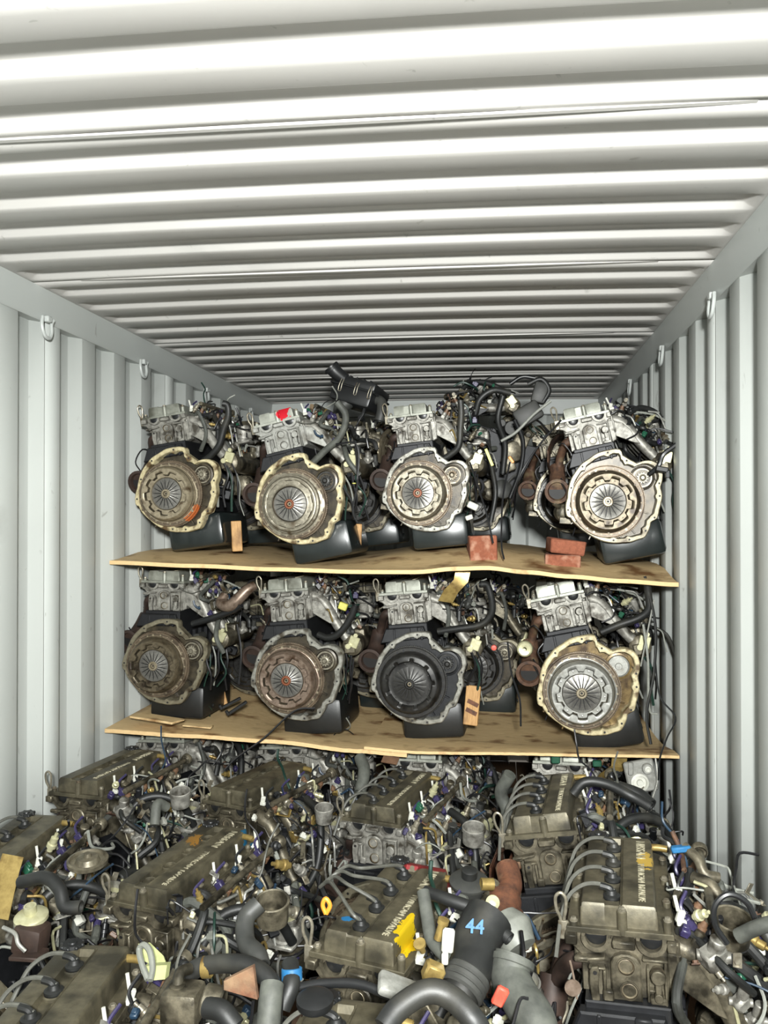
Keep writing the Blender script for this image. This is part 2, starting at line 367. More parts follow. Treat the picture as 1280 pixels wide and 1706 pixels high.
for sgn, nm in ((-1, 'wall_left'), (1, 'wall_right')):
    w_ = empty(nm); w_['kind'] = 'structure'
    yb = 2.895 - 0.006 - 4 * 0.278 * 3 if sgn < 0 else 2.85 - 4 * 0.278 * 3
    while yb < Y1:
        n = 4
        if yb + 4 * .278 > Y1 + .1: n = max(1, int(round((Y1 - yb) / .278)))
        if yb + n * .278 > 0.0: shell(wall_panel(yb, n, sgn), 'wall_panel', 'paint_wall', w_)
        yb += n * .278
        if n < 4: break
    # top side rail with its lashing rings
    rl = MB(); rl.prism([(sgn * (XW + .04), ZC - .115), (sgn * (XW - .004), ZC - .115), (sgn * (XW - .012), ZC - .105), (sgn * (XW - .022), ZC - .012), (sgn * (XW - .024), ZC + .03), (sgn * (XW + .04), ZC + .03)], Y0, Y1)
    rail = one('trim_' + ('left' if sgn < 0 else 'right'), rl, 'paint_rail'); rail['kind'] = 'structure'
    for yr in ((2.86, 3.69, 4.53, 5.38) if sgn < 0 else (2.80, 3.64, 4.50)):
        b = MB(); x = sgn * (XW - .022); z = ZC - .125
        b.tube([(x, yr - .024, z + .02), (x - sgn * .004, yr - .036, z - .012), (x - sgn * .006, yr - .022, z - .046), (x - sgn * .006, yr + .010, z - .052), (x - sgn * .004, yr + .030, z - .028), (x, yr + .036, z + .004), (x, yr + .05, z + .022)], .0065, 8, 5)
        b.box((x, yr + .012, z + .018), (.02, .03, .022), .003)
        one('lashing_ring', b, 'paint_rail', rail)
yc = -0.36
while yc < Y1 - 0.1:
    n = 5
    if yc + n * .209 > Y1 + .05: n = max(1, int((Y1 - yc) / .209 + .4))
    shell(roof_panel(yc, n), 'roof_panel', 'paint_roof', ceiling); yc += n * .209
# end wall
ew = empty('wall_end'); ew['kind'] = 'structure'
mb = MB(); pr = []
b = -1.2
while b < 1.2:
    pr += [(b, 0), (b + .11, 0), (b + .128, .045), (b + .24, .045), (b + .258, 0)]; b += .27
v = [(x, Y1 + d, z) for z in (ZF, 1.1, ZC + .03) for x, d in pr]; m_ = len(pr)
mb.add(v, [(j * m_ + i, j * m_ + i + 1, (j + 1) * m_ + i + 1, (j + 1) * m_ + i) for j in range(2) for i in range(m_ - 1)])
shell(mb, 'wall_panel', 'paint_wall', ew)
tb = one('trim_end', MB().box((0, Y1 - .03, ZC - .04), (2.35, .06, .12), .004), 'paint_rail'); tb['kind'] = 'structure'
fl = empty('floor'); fl['kind'] = 'structure'
for k in range(8):
    one('floor_board', MB().box((-1.028 + k * .2937, (Y0 + Y1) / 2, ZF - .014), (.290, Y1 - Y0, .028), .002), 'floor', fl)

# ------------------------------------------------------------------ engine geometry (origin at the foot of the crank axis)
CZ = 0.265; G = CZ + 0.374; CX = -0.015     # crank height, gasket height, head centre
def bell_radius():
    px = [(655, 530), (600, 524), (560, 530), (450, 560), (385, 605), (320, 650), (270, 715), (230, 780), (206, 860), (195, 950), (180, 1010), (178, 1060), (190, 1115), (222, 1125), (250, 1170), (300, 1215), (350, 1250), (400, 1285), (450, 1310), (520, 1335), (600, 1345), (670, 1342), (740, 1335), (800, 1312), (855, 1295), (880, 1250), (900, 1200), (905, 1160), (960, 1130), (975, 1060), (990, 1000), (1002, 935), (985, 860), (1002, 800), (1006, 750), (985, 680), (955, 650), (920, 632), (880, 626), (840, 632), (790, 652), (740, 625), (700, 600), (668, 580)]
    a = R(12); o = []
    for x, y in px:
        dx = (x - 537) / 2063; dz = -(y - 985) / 2063
        X = dx * math.cos(a) + dz * math.sin(a); Z = -dx * math.sin(a) + dz * math.cos(a)
        o.append((math.atan2(Z, X), math.hypot(X, Z)))
    return sorted(o)
BR = bell_radius()
def brad(t):
    while t > math.pi: t -= 2 * math.pi
    while t <= -math.pi: t += 2 * math.pi
    A = BR[-1:] + BR + BR[:1]; A = [(BR[-1][0] - 2 * math.pi, BR[-1][1])] + BR + [(BR[0][0] + 2 * math.pi, BR[0][1])]
    for (a, r0), (b, r1) in zip(A, A[1:]):
        if a <= t <= b: return r0 + (r1 - r0) * (t - a) / max(1e-6, b - a)
    return BR[0][1]
NB = 150
HOLES = [math.atan2(z, x) for x, z in ((.045, .2), (-.07, .17), (-.15, .1), (-.19, 0), (-.18, -.07), (-.1, -.16), (-.01, -.19), (.06, -.19), (.13, -.155), (.165, -.1), (.2, -.02), (.22, .03), (.105, .14))]
def bell_flange():
    mb = MB(); v = []; f = []
    TH = [2 * math.pi * k / NB for k in range(NB)]
    def bulge(t): return max([math.exp(-((math.atan2(math.sin(t - h), math.cos(t - h))) / .05) ** 2) for h in HOLES])
    for rr, y in ((lambda t: brad(t) - .004, 0.0), (lambda t: brad(t), .004), (lambda t: brad(t), .045), (lambda t: brad(t) - .018 - .011 * bulge(t), 0.0), (lambda t: brad(t) - .021 - .011 * bulge(t), .003), (lambda t: brad(t) - .024 - .008 * bulge(t), .045)):
        for t in TH: v.append((rr(t) * math.cos(t), y, CZ + rr(t) * math.sin(t)))
    for a, b in ((0, 1), (1, 2), (3, 0), (4, 3), (5, 4)):
        for k in range(NB): k2 = (k + 1) % NB; f.append((a * NB + k, a * NB + k2, b * NB + k2, b * NB + k))
    mb.add(v, f)
    # the little ear low on one side
    return mb
def bolt_holes():
    mb = MB()
    for t in HOLES:
        r = brad(t) - .0125; mb.lathe([(0, .0015), (.0042, .0015), (.0042, -.001)], (r * math.cos(t), 0, CZ + r * math.sin(t)), (0, -1, 0), 10)
    return mb
def back_plate():
    mb = MB(); v = [(0, .042, CZ)] + [((brad(t) - .012) * math.cos(t), .042, CZ + (brad(t) - .012) * math.sin(t)) for t in [2 * math.pi * k / NB for k in range(NB)]]
    mb.add(v, [(0, 1 + k, 1 + (k + 1) % NB) for k in range(NB)])
    mb.lathe([(.052, 0), (.052, .022), (.044, .024), (.042, .010), (0, .010)], (.163, .042, CZ + .068), (0, -1, 0), 26)
    for q in range(5):
        t = R(200 + q * 33); mb.box((.162 * math.cos(t), .036, CZ + .162 * math.sin(t)), (.03, .014, .006), .001, rot=(0, -math.degrees(t), 0))
    return mb
def starter_gear():
    mb = MB(); n = 12; c = (.163, .022, CZ + .068)
    poly = []
    for k in range(n * 4):
        r = (.026 if k % 4 in (0, 1) else .020); a = 2 * math.pi * k / (n * 4); poly.append((c[0] + r * math.cos(a), c[2] + r * math.sin(a)))
    mb.prism(poly, .012, .03, .001); mb.lathe([(.016, 0), (.016, .004), (.012, .005), (.007, .012), (0, .012)], (c[0], .012, c[2]), (0, -1, 0), 18)
    mb.lathe([(.040, 0), (.040, .004), (.034, .004), (.034, 0)], (c[0], .022, c[2]), (0, -1, 0), 24)
    return mb
def starter_cap():
    mb = MB(); c = (.163, .014, CZ + .068)
    mb.lathe([(.042, -.01), (.042, .006), (.037, .008), (.036, .003), (.014, .003), (.012, .010), (0, .010)], c, (0, -1, 0), 28); return mb
def flywheel():
    mb = MB(); n = 120; poly = []
    for k in range(n * 2):
        r = .158 if k % 2 else .1535; a = 2 * math.pi * k / (n * 2); poly.append((r * math.cos(a), CZ + r * math.sin(a)))
    mb.prism(poly, .006, .018)
    mb.lathe([(.152, 0), (.152, .012), (.149, .015), (.127, .015), (.125, .008), (0, .008)], (0, .008, CZ), (0, -1, 0), 60)
    return mb
def flywheel_spots():
    mb = MB(); rnd = random.Random(4)
    for k in range(26):
        a = 2 * math.pi * k / 26 + rnd.uniform(-.03, .03)
        mb.cyl((.139 * math.cos(a), -.0065, CZ + .139 * math.sin(a)), (.139 * math.cos(a), -.0082, CZ + .139 * math.sin(a)), rnd.choice((.004, .0055, .003)), n=8)
    return mb
def polar(rs, yf, n=198):
    mb = MB(); v = []; f = []
    for i, r in enumerate(rs):
        for k in range(n):
            t = 2 * math.pi * k / n; rr, y = yf(i, r, t); v.append((rr * math.cos(t), y, CZ + rr * math.sin(t)))
    for i in range(len(rs) - 1):
        for k in range(n): k2 = (k + 1) % n; f.append((i * n + k, i * n + k2, (i + 1) * n + k2, (i + 1) * n + k))
    return mb.add(v, f)
def sq(t, n, duty=.5, soft=.12):
    p = (t * n / (2 * math.pi)) % 1.0; d = abs(p - .5) * 2
    return min(1, max(0, (1 - duty - d) / soft + .5)) if True else 0
def clutch_cast(n=9, a=.086, b=.101, peak=.119):
    rs = [.137, .136, .130, .1255, peak + .001, peak - .004, peak - .009, 'e0', 'e1', 'e2', .080, .076, .073, .073]
    ys = [0, -.006, -.008, -.030, -.050, -.056, -.056]
    def yf(i, r, t):
        s_ = sq(t, n, .42, .16); ed = a + (b - a) * s_
        lob = 0.009 * max(0, math.cos(3 * t + .6)) ** 2
        if i <= 2: return r + lob * (1 if i < 2 else .4), .0 + ys[i]
        if i < 7: return r, ys[i]
        if r == 'e0': return ed + .003, -.055
        if r == 'e1': return ed, -.052
        if r == 'e2': return ed - .0015, -.038
        if i == 10: return .080, -.0375
        if i == 11: return .0765, -.0375
        if i == 12: return .074, -.0415
        return .0725, -.036
    mb = polar(rs, yf)
    for k in range(n):       # rivets in the tabs
        t = 2 * math.pi * (k + .5) / n
        t2 = 2 * math.pi * k / n
        mb.lathe([(.0038, 0), (.0036, .002), (0, .003)], (.090 * math.cos(t), -.0375, CZ + .090 * math.sin(t)), (0, -1, 0), 8)
        mb.box((.083 * math.cos(t2), -.039, CZ + .083 * math.sin(t2)), (.006, .004, .012), .001, rot=(0, -math.degrees(t2), 0))
    for k in range(6):
        t = 2 * math.pi * k / 6 + .35; mb.cyl((.1325 * math.cos(t), -.006, CZ + .1325 * math.sin(t)), (.1325 * math.cos(t), -.0125, CZ + .1325 * math.sin(t)), .0052, n=6)
    return mb
def clutch_riveted():
    n = 9; rs = [.140, .139, .133, .128, .1265, .118, .1175, .1105, .109, .102, .100, .090, .082, .0805, .076, .074]
    ys = [0, -.006, -.008, -.010, -.030, -.034, -.038, -.040, -.040, -.0385, -.0455, -.047, -.047, -.0475, -.044, -.038]
    def yf(i, r, t):
        lob = 0.010 * max(0, math.cos(3 * t + .6)) ** 2
        if i <= 2: return r + lob, ys[i]
        if 9 <= i <= 11:
            return r + .004 * sq(t, n, .5, .2), ys[i]
        return r, ys[i]
    mb = polar(rs, yf)
    for k in range(n):
        t = 2 * math.pi * k / n + .1
        mb.lathe([(.0046, 0), (.0042, .003), (0, .0036)], (.091 * math.cos(t), -.0465, CZ + .091 * math.sin(t)), (0, -1, 0), 10)
    for k in range(4):
        t0 = 2 * math.pi * k / 4
        for q in range(6):
            t = t0 + q * .09; mb.box((.1045 * math.cos(t), -.041, CZ + .1045 * math.sin(t)), (.004, .004, .011), .0012, rot=(0, -math.degrees(t), 0))
    return mb
def clutch_smooth():
    rs = [.140, .139, .134, .131, .129, .121, .114, .110, .103, .098, .092, .085, .078, .070]
    ys = [0, -.006, -.008, -.012, -.030, -.042, -.045, -.045, -.040, -.034, -.031, -.030, -.030, -.031]
    def yf(i, r, t):
        s_ = sq(t, 9, .25, .12)
        if 7 <= i <= 9: return r - .005 * s_, ys[i] + (.000 if i == 7 else -.008 * s_)
        return r, ys[i]
    mb = polar(rs, yf)
    for k in range(9):
        t = 2 * math.pi * (k + .5) / 9 + .0; mb.lathe([(.004, 0), (.0036, .002), (0, .0026)], (.086 * math.cos(t), -.030, CZ + .086 * math.sin(t)), (0, -1, 0), 8)
    return mb
def ribbon(mb, r0, r1, y0, y1, n=198):
    v = []
    for k in range(n):
        t = 2 * math.pi * k / n
        for r, y in ((r0, y0), (r1, y1)):
            rr = r(t) if callable(r) else r; v.append((rr * math.cos(t), y, CZ + rr * math.sin(t)))
    mb.add(v, [(2 * k, 2 * k + 1, 2 * ((k + 1) % n) + 1, 2 * ((k + 1) % n)) for k in range(n)])
def shadow_ribbons(kind):  # dark ribbons that paint shadow lines along the clutch cover's steps and rings
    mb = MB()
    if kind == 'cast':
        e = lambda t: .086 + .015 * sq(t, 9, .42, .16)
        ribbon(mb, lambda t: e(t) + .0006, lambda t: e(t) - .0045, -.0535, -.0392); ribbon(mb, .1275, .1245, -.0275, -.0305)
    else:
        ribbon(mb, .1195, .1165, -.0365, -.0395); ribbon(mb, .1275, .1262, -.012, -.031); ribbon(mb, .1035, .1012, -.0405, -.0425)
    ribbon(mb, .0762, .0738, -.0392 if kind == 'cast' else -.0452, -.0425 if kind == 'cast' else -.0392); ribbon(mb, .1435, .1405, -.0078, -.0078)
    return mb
def plug_shadow_rings():  # dark rings painting a line of shade around the core plugs and boss
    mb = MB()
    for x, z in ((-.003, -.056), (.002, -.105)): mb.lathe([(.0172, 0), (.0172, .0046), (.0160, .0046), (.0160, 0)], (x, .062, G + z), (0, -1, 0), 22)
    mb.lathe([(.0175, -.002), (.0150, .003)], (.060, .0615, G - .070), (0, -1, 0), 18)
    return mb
def diaphragm(ro=.0725, slots=18, gap=.0034):
    mb = MB()
    for k in range(slots):
        t = 2 * math.pi * k / slots; v = []
        for r, y in ((ro, -.034), (.055, -.036), (.036, -.040), (.021, -.045)):
            h = math.pi / slots - gap / r * .55
            if r > .068: h = math.pi / slots
            for s_ in (-1, 0, 1): v.append((r * math.cos(t + s_ * h), y - (.0008 if s_ == 0 else 0), CZ + r * math.sin(t + s_ * h)))
        f = []
        for i in range(3):
            for j in range(2): f.append((i * 3 + j, i * 3 + j + 1, i * 3 + j + 4, i * 3 + j + 3))
        mb.add(v, f)
    return mb
def hub():
    mb = MB(); mb.lathe([(.0215, 0), (.0215, .006), (.0185, .009), (.0125, .009), (.0115, .002), (.0105, -.01), (0, -.01)], (0, -.040, CZ), (0, -1, 0), 26); return mb
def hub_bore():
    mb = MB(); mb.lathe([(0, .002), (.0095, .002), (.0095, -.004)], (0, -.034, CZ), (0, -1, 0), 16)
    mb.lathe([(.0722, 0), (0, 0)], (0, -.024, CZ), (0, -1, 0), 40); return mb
def hub_bushing():
    return MB().lathe([(.0085, 0), (.0085, .006), (.0052, .006), (.0045, -.006), (0, -.006)], (0, -.037, CZ), (0, -1, 0), 16)
# --- head
def head_body():
    mb = MB(); g = G
    mb.prism([(-.124, g), (.097, g), (.098, g - .022), (.082, g - .030), (.080, g - .128), (.045, g - .134), (.04, g - .128), (-.03, g - .132), (-.076, g - .134), (-.082, g - .060), (-.10, g - .045), (-.112, g - .032), (-.126, g - .026)], .080, .50, .003)
    # relief on the end face
    mb.prism([(-.034, g - .128), (-.034, g - .052), (-.026, g - .040), (-.012, g - .034), (.004, g - .034), (.018, g - .040), (.026, g - .052), (.028, g - .128)], .062, .084, .003)
    for cx_ in (-.062, .049):
        arc = [(cx_ + .031 * math.cos(a), g - .001 + .031 * math.sin(a)) for a in [math.pi + math.pi * k / 14 for k in range(15)]]
        arc2 = [(cx_ + .0215 * math.cos(a), g - .001 + .0215 * math.sin(a)) for a in [2 * math.pi - math.pi * k / 14 for k in range(15)]]
        n = 15; v = [(x, .060, z) for x, z in arc] + [(x, .060, z) for x, z in arc2[::-1]] + [(x, .084, z) for x, z in arc] + [(x, .084, z) for x, z in arc2[::-1]]
        f = []
        for i in range(n - 1): f += [(i, i + 1, n + i + 1, n + i), (i, 2 * n + i, 2 * n + i + 1, i + 1), (n + i, n + i + 1, 3 * n + i + 1, 3 * n + i)]
        mb.add(v, f)
    mb.box((-.113, .072, g - .010), (.024, .030, .020), .002); mb.box((-.006, .071, g - .012), (.046, .034, .016), .003); mb.box((.089, .072, g - .010), (.018, .030, .020), .002)
    mb.box((-.075, .073, g - .048), (.062, .030, .007), .002, (0, -8, 0)); mb.box((.055, .073, g - .040), (.05, .028, .006), .002)
    mb.box((-.062, .073, g - .066), (.034, .026, .005), .002); mb.box((-.047, .073, g - .098), (.006, .028, .058), .002); mb.box((-.071, .073, g - .095), (.006, .028, .06), .002)
    mb.box((.040, .073, g - .09), (.005, .028, .07), .002); mb.box((.075, .074, g - .085), (.006, .028, .09), .002)
    mb.box((.060, .074, g - .122), (.034, .030, .014), .003); mb.box((.046, .073, g - .105), (.018, .012, .004), .001)
    mb.cyl((.060, .082, g - .070), (.060, .050, g - .070), .0145, n=18, ch=.002); mb.cyl((.060, .082, g - .112), (.060, .052, g - .112), .009, n=12, ch=.001)
    mb.box((.060, .066, g - .090), (.013, .022, .03), .002)
    for x, z in ((-.003, -.056), (.002, -.105)): mb.lathe([(.0195, 0), (.0195, .004), (.0165, .004), (.0165, -.002)], (x, .062, g + z), (0, -1, 0), 22)
    mb.cyl((-.001, .064, g - .081), (-.001, .059, g - .081), .0035, n=8)
    # side ribs of the head along its length
    for k in range(5):
        y = .1 + k * .095
        mb.box((-.086, y, g - .085), (.016, .012, .09), .002); mb.cyl((-.100, y, g - .02), (-.100, y, g - .06), .010, n=10); mb.cyl((.088, y, g - .02), (.088, y, g - .05), .009, n=10)
    return mb
def cam_plug(cx_):
    mb = MB(); n = 14
    ring = [(cx_ + .0215 * math.cos(math.pi + math.pi * k / n), .074, G - .001 + .0215 * math.sin(math.pi + math.pi * k / n)) for k in range(n + 1)]
    ring2 = [(cx_ + .0165 * math.cos(math.pi + math.pi * k / n), .0705, G - .001 + .0165 * math.sin(math.pi + math.pi * k / n)) for k in range(n + 1)]
    mb.add(ring + ring2 + [(cx_, .0705, G - .001)], [(k, k + 1, n + 2 + k, n + 1 + k) for k in range(n)] + [(n + 1 + k, n + 2 + k, 2 * n + 2) for k in range(n)]); return mb
def core_plug(x, z): return MB().lathe([(.0162, -.002), (.0155, .002), (.0140, .003), (.0128, -.0005), (0, -.0015)], (x, .062, G + z), (0, -1, 0), 22)
def head_bracket():
    mb = MB(); g = G
    mb.prism([(-.072, g - .062), (-.060, g - .060), (-.056, g - .072), (-.060, g - .100), (-.058, g - .128), (-.052, g - .142), (-.060, g - .150), (-.071, g - .146), (-.074, g - .128), (-.078, g - .095), (-.077, g - .070)], .055, .066, .002)
    mb.box((-.040, .062, g - .118), (.022, .014, .022), .003); mb.box((-.093, .064, g - .050), (.03, .012, .012), .003)
    return mb
def head_bracket_holes():
    mb = MB()
    for x, z in ((-.066, -.072), (-.062, -.140)): mb.cyl((x, .056, G + z), (x, .0535, G + z), .0042, n=10)
    return mb
def bolt_mesh(r=.0065, h=.006):
    mb = MB(); mb.cyl((0, 0, 0), (0, 0, h * .35), r * 1.35, n=14); mb.cyl((0, 0, h * .3), (0, 0, h * 1.2), r, n=6, ch=.0006); return mb
# --- valve cover
def cover_body():
    mb = MB(); g = G + .012; W = .076; H = .046
    us = [-1.045, -1.02, -.99, -.95, -.6, -.42, -.385, -.36, .02, .05, .075, .12, .5, .90, .95, .985, 1.02, 1.045]
    def zu(u):
        a = abs(u)
        if a > 1.04: return 0
        if a > 1.0: return .80
        if a > .98: return .95
        return 1
    ys = [.084, .0855, .089, .110, .114, .118, .145, .20, .30, .40, .455, .462, .466, .475, .485, .495, .503, .509, .513, .515]
    v = []
    for j, y in enumerate(ys):
        e = 1.0
        if y > .455: e = math.sqrt(max(0, 1 - ((y - .455) / .060) ** 2)) * .85 + .15
        for u in us:
            h = zu(u) * H
            if j == 0: h = 0
            elif j == 1: h = min(h, H * .86)
            if y > .455:
                q = (y - .455) / .06; h = min(h, H * (1 - q ** 3 * .65)) if j < len(ys) - 1 else 0
            val = -.40 < u < .04
            if val and .112 < y < .461: h -= .013
            if -.37 < u < .03 and y <= .112: h -= .0035 if j > 1 else 0
            if .06 < u < .09: h -= .0035 if 1 < j < 12 else 0
            v.append((CX + u * W * (e if abs(u) > .9 else (e if y > .49 else 1)), y, g + max(0, h)))
    n = len(us); mb.add(v, [(j * n + i, j * n + i + 1, (j + 1) * n + i + 1, (j + 1) * n + i) for j in range(len(ys) - 1) for i in range(n - 1)])
    # gasket flange
    fl_ = [(-.122, .070), (.094, .070), (.096, .49)] + [(CX + .111 * math.cos(a), .47 + .055 * math.sin(a)) for a in [math.pi * k / 12 for k in range(1, 12)]] + [(-.126, .49)]
    mb.prism(fl_, G + .012, G + .001, .0015, axis='z')
    mb.cyl((-.008, .079, G), (-.008, .079, G + .050), .0105, n=14, ch=.002); mb.cyl((.083, .080, G), (.083, .080, G + .036), .0085, n=12, ch=.002); mb.cyl((-.108, .082, G), (-.108, .082, G + .020), .0085, n=12, ch=.002)
    for y in (.2, .32, .44): mb.cyl((.085, y, G), (.085, y, G + .022), .0085, n=10, ch=.001); mb.cyl((-.11, y, G), (-.11, y, G + .02), .0085, n=10, ch=.001)
    for y in (.13, .22, .31, .40): mb.lathe([(.0215, 0), (.0215, .006), (.0185, .008), (.0165, .006), (.0165, -.003)], (-.029, y, g + H - .014), (0, 0, 1), 20)
    return mb
def boot(y): return MB().lathe([(.0155, 0), (.0165, .008), (.0185, .010), (.0185, .015), (.012, .018), (.0095, .026), (0, .029)], (-.029, y, G + .044), (0, 0, 1), 18)
def lead_curve(y, k, style):
    z = G + .072
    if style == 'bundle':
        return MB().tube([(-.029, y, z - .004), (-.045, y - .01, z + .012), (-.10, .5 * y + .10, z + .030), (-.15, .33 * y + .18, z + .020), (-.185, .25, z - .01)], .0042, 7, 6)
    return MB().tube([(-.024, y, z - .004), (-.045, y + .004, z + .006), (-.085, y + .004, z + .004), (-.118, y - .012, z - .016), (-.135, y - .035, z - .055), (-.145 - .003 * k, y - .075, z - .12)], .0046, 7, 6)
def lead_tip(y): return MB().tube([(-.029, y, G + .066), (-.034, y, G + .073), (-.052, y + .003, G + .076)], .0075, 8, 4)
def oil_cap():
    mb = MB(); mb.lathe([(.024, 0), (.024, .008), (.020, .012), (.010, .012), (.009, .015), (0, .015)], (-.068, .475, G + .052), (0, 0, 1), 24)
    for k in range(8):
        a = 2 * math.pi * k / 8; mb.box((-.068 + .022 * math.cos(a), .475 + .022 * math.sin(a), G + .059), (.008, .008, .010), .002)
    return mb
def lettering(text, size, x, y):
    def f():
        cu = bpy.data.curves.new('t', 'FONT'); cu.body = text; cu.size = size; cu.extrude = .0009; cu.bevel_depth = .0002; cu.space_character = 1.12
        cu.align_x = 'LEFT'; cu.align_y = 'CENTER'
        o = bpy.data.objects.new('t', cu); COL.objects.link(o)
        dg = bpy.context.evaluated_depsgraph_get(); me = bpy.data.meshes.new_from_object(o.evaluated_get(dg))
        me.transform(Matrix.Translation((x, y, G + .0588)) @ Matrix.Rotation(R(-90), 4, 'Z') @ Matrix.Scale(1.0, 4)); me.materials.clear()
        bpy.data.objects.remove(o); bpy.data.curves.remove(cu); return me
    return f
def front_text(text, size, x, z, y=.0795, rz=0):
    def f():
        cu = bpy.data.curves.new('t', 'FONT'); cu.body = text; cu.size = size; cu.extrude = .0012
        o = bpy.data.objects.new('t', cu); COL.objects.link(o)
        dg = bpy.context.evaluated_depsgraph_get(); me = bpy.data.meshes.new_from_object(o.evaluated_get(dg))
        me.transform(Matrix.Translation((x, y, z)) @ Matrix.Rotation(R(90), 4, 'X')); me.materials.clear()
        bpy.data.objects.remove(o); bpy.data.curves.remove(cu); return me
    return f
def lifting_eye():
    mb = MB(); x = -.134; y = .088
    mb.tube([(x, y, G - .01), (x - .002, y, G + .02), (x - .009, y - .004, G + .04), (x - .010, y - .006, G + .066), (x + .001, y - .006, G + .076), (x + .011, y - .005, G + .064), (x + .010, y - .003, G + .04), (x + .006, y, G + .02), (x + .004, y, G - .01)], .0036, 8, 5)
    mb.box((x + .004, y, G - .004), (.022, .007, .04), .002); return mb
def block():
    mb = MB(); c = CZ
    mb.prism([(-.088, c + .246), (.084, c + .246), (.086, c + .19), (.10, c + .17), (.11, c + .02), (.12, c - .03), (.14, c - .10), (-.12, c - .10), (-.115, c + .02), (-.098, c + .17), (-.090, c + .19)], .05, .49, .003)
    mb.prism([(-.098, c + .232), (.07, c + .232), (.085, c + .18), (-.125, c + .17)], .030, .06, .004)
    for k in range(6):
        y = .09 + k * .07; mb.box((-.105, y, c + .09), (.018, .014, .16), .003); mb.box((.112, y, c + .07), (.018, .014, .16), .003)
    mb.box((.028, .034, c + .205), (.035, .02, .055), .003); mb.box((-.06, .036, c + .205), (.012, .016, .05), .003); mb.box((.06, .035, c + .2), (.01, .016, .05), .002)
    mb.lathe([(.03, 0), (.03, .006), (0, .008)], (-.105, .2, c + .10), (-1, 0, 0), 18)
    return mb
def oil_pan():
    mb = MB(); c = CZ
    mb.box((.070, .245, .078), (.272, .36, .156), .022); mb.box((.01, .27, c - .105), (.25, .44, .010), .002)
    mb.cyl((.207, .18, .045), (.213, .18, .045), .011, n=6); return mb
def pulley():
    mb = MB(); mb.lathe([(.02, 0), (.02, .03), (.055, .03), (.072, .032), (.072, .04), (.062, .046), (.072, .052), (.072, .060), (.04, .062), (.02, .058), (0, .058)], (0, .49, CZ), (0, 1, 0), 30); return mb
def timing_case():
    mb = MB(); c = CZ
    mb.prism([(-.105, c - .08), (.11, c - .08), (.125, c + .05), (.10, c + .24), (.07, G), (-.09, G), (-.11, c + .2), (-.125, c + .04)], .49, .512, .004); mb.cyl((.04, .51, c + .15), (.04, .53, c + .15), .045, n=22, ch=.004); return mb
# --- intake side
RUN = [(.092, .345), (.120, .338), (.150, .312), (.178, .262), (.204, .210), (.232, .164), (.258, .128)]
def runner():
    mb = MB(); mb.tube([(x, 0, CZ + z) for x, z in RUN], lambda t: .0245 - .003 * t, 14, 4)
    mb.box((.100, 0, CZ + .322), (.012, .062, .082), .004); mb.cyl((.132, 0, CZ + .345), (.150, 0, CZ + .378), .0135, .011, n=12, ch=.002)
    mb.box((.139, 0, CZ + .356), (.022, .030, .022), .004, (0, 30, 0)); return mb
def web_plate():
    mb = MB(); c = CZ
    mb.prism([(.095, c + .335), (.14, c + .320), (.165, c + .285), (.185, c + .235), (.195, c + .215), (.175, c + .222), (.095, c + .275)], .088, .098, .002)
    return mb
def intake_flange():
    mb = MB(); mb.prism([(.078, G - .032), (.108, G - .036), (.106, G - .075), (.102, G - .120), (.082, G - .128)], .084, .49, .003)
    for k in range(4):
        y = .11 + k * .10; mb.box((.107, y + .045, G - .05), (.012, .02, .02), .003)
    return mb
def plenum():
    mb = MB(); c = CZ; mb.lathe([(0, 0), (.03, .002), (.044, .012), (.046, .03), (.046, .36), (.038, .375), (0, .38)], (.268, .085, c + .115), (0, 1, 0), 20)
    mb.box((.262, .078, c + .108), (.05, .014, .045), .004); mb.box((.275, .26, c + .15), (.06, .12, .05), .008); return mb
def plenum_plate():
    mb = MB(); c = CZ
    mb.box((.285, .066, c + .135), (.045, .012, .05), .003, (0, 25, 0)); mb.cyl((.30, .062, c + .165), (.30, .045, c + .165), .010, n=6); mb.cyl((.262, .06, c + .12), (.262, .045, c + .12), .012, n=14); return mb
def throttle_body():
    mb = MB(); mb.lathe([(.040, 0), (.040, .008), (.034, .012), (.034, .055), (.038, .060), (.038, .072), (.033, .074), (.031, .05), (.031, .02), (0, .02)], (.285, .30, CZ + .235), (.15, -.15, 1), 26)
    mb.box((.285, .30, CZ + .225), (.085, .085, .016), .005); mb.box((.325, .295, CZ + .26), (.024, .05, .045), .006); mb.cyl((.24, .30, CZ + .265), (.215, .30, CZ + .27), .014, n=14, ch=.002); return mb
def throttle_cable_wheel():
    mb = MB(); mb.lathe([(.022, 0), (.026, .002), (.022, .005), (.026, .008), (.022, .01), (0, .01)], (.212, .30, CZ + .27), (-1, 0, 0), 20); mb.box((.205, .30, CZ + .285), (.004, .03, .05), .001); return mb
def throttle_flap(): return MB().lathe([(0, .003), (.031, 0), (.031, .003), (0, .006)], (.289, .296, CZ + .285), (.15, -.15, 1), 24)
def fuel_rail():
    mb = MB(); mb.tube([(.175, .08, CZ + .41), (.175, .46, CZ + .41)], .0095, 10, 1, smooth=False); mb.lathe([(.017, 0), (.020, .004), (.020, .018), (.010, .024), (.006, .034), (0, .034)], (.175, .46, CZ + .41), (0, 1, .2), 16)
    for k in range(4): mb.box((.170, .13 + k * .1, CZ + .398), (.022, .014, .02), .002)
    return mb
def injector(): return MB().lathe([(.006, 0), (.006, .008), (.0105, .010), (.0105, .028), (.008, .030), (.008, .042), (0, .042)], (.140, 0, CZ + .358), (.6, 0, 1), 12)
def injector_plug(): return MB().box((.128, 0, CZ + .386), (.022, .020, .030), .003, (0, -32, 12)).tube([(.120, 0, CZ + .398), (.112, .006, CZ + .42), (.125, .03, CZ + .44)], .004, 6, 4)
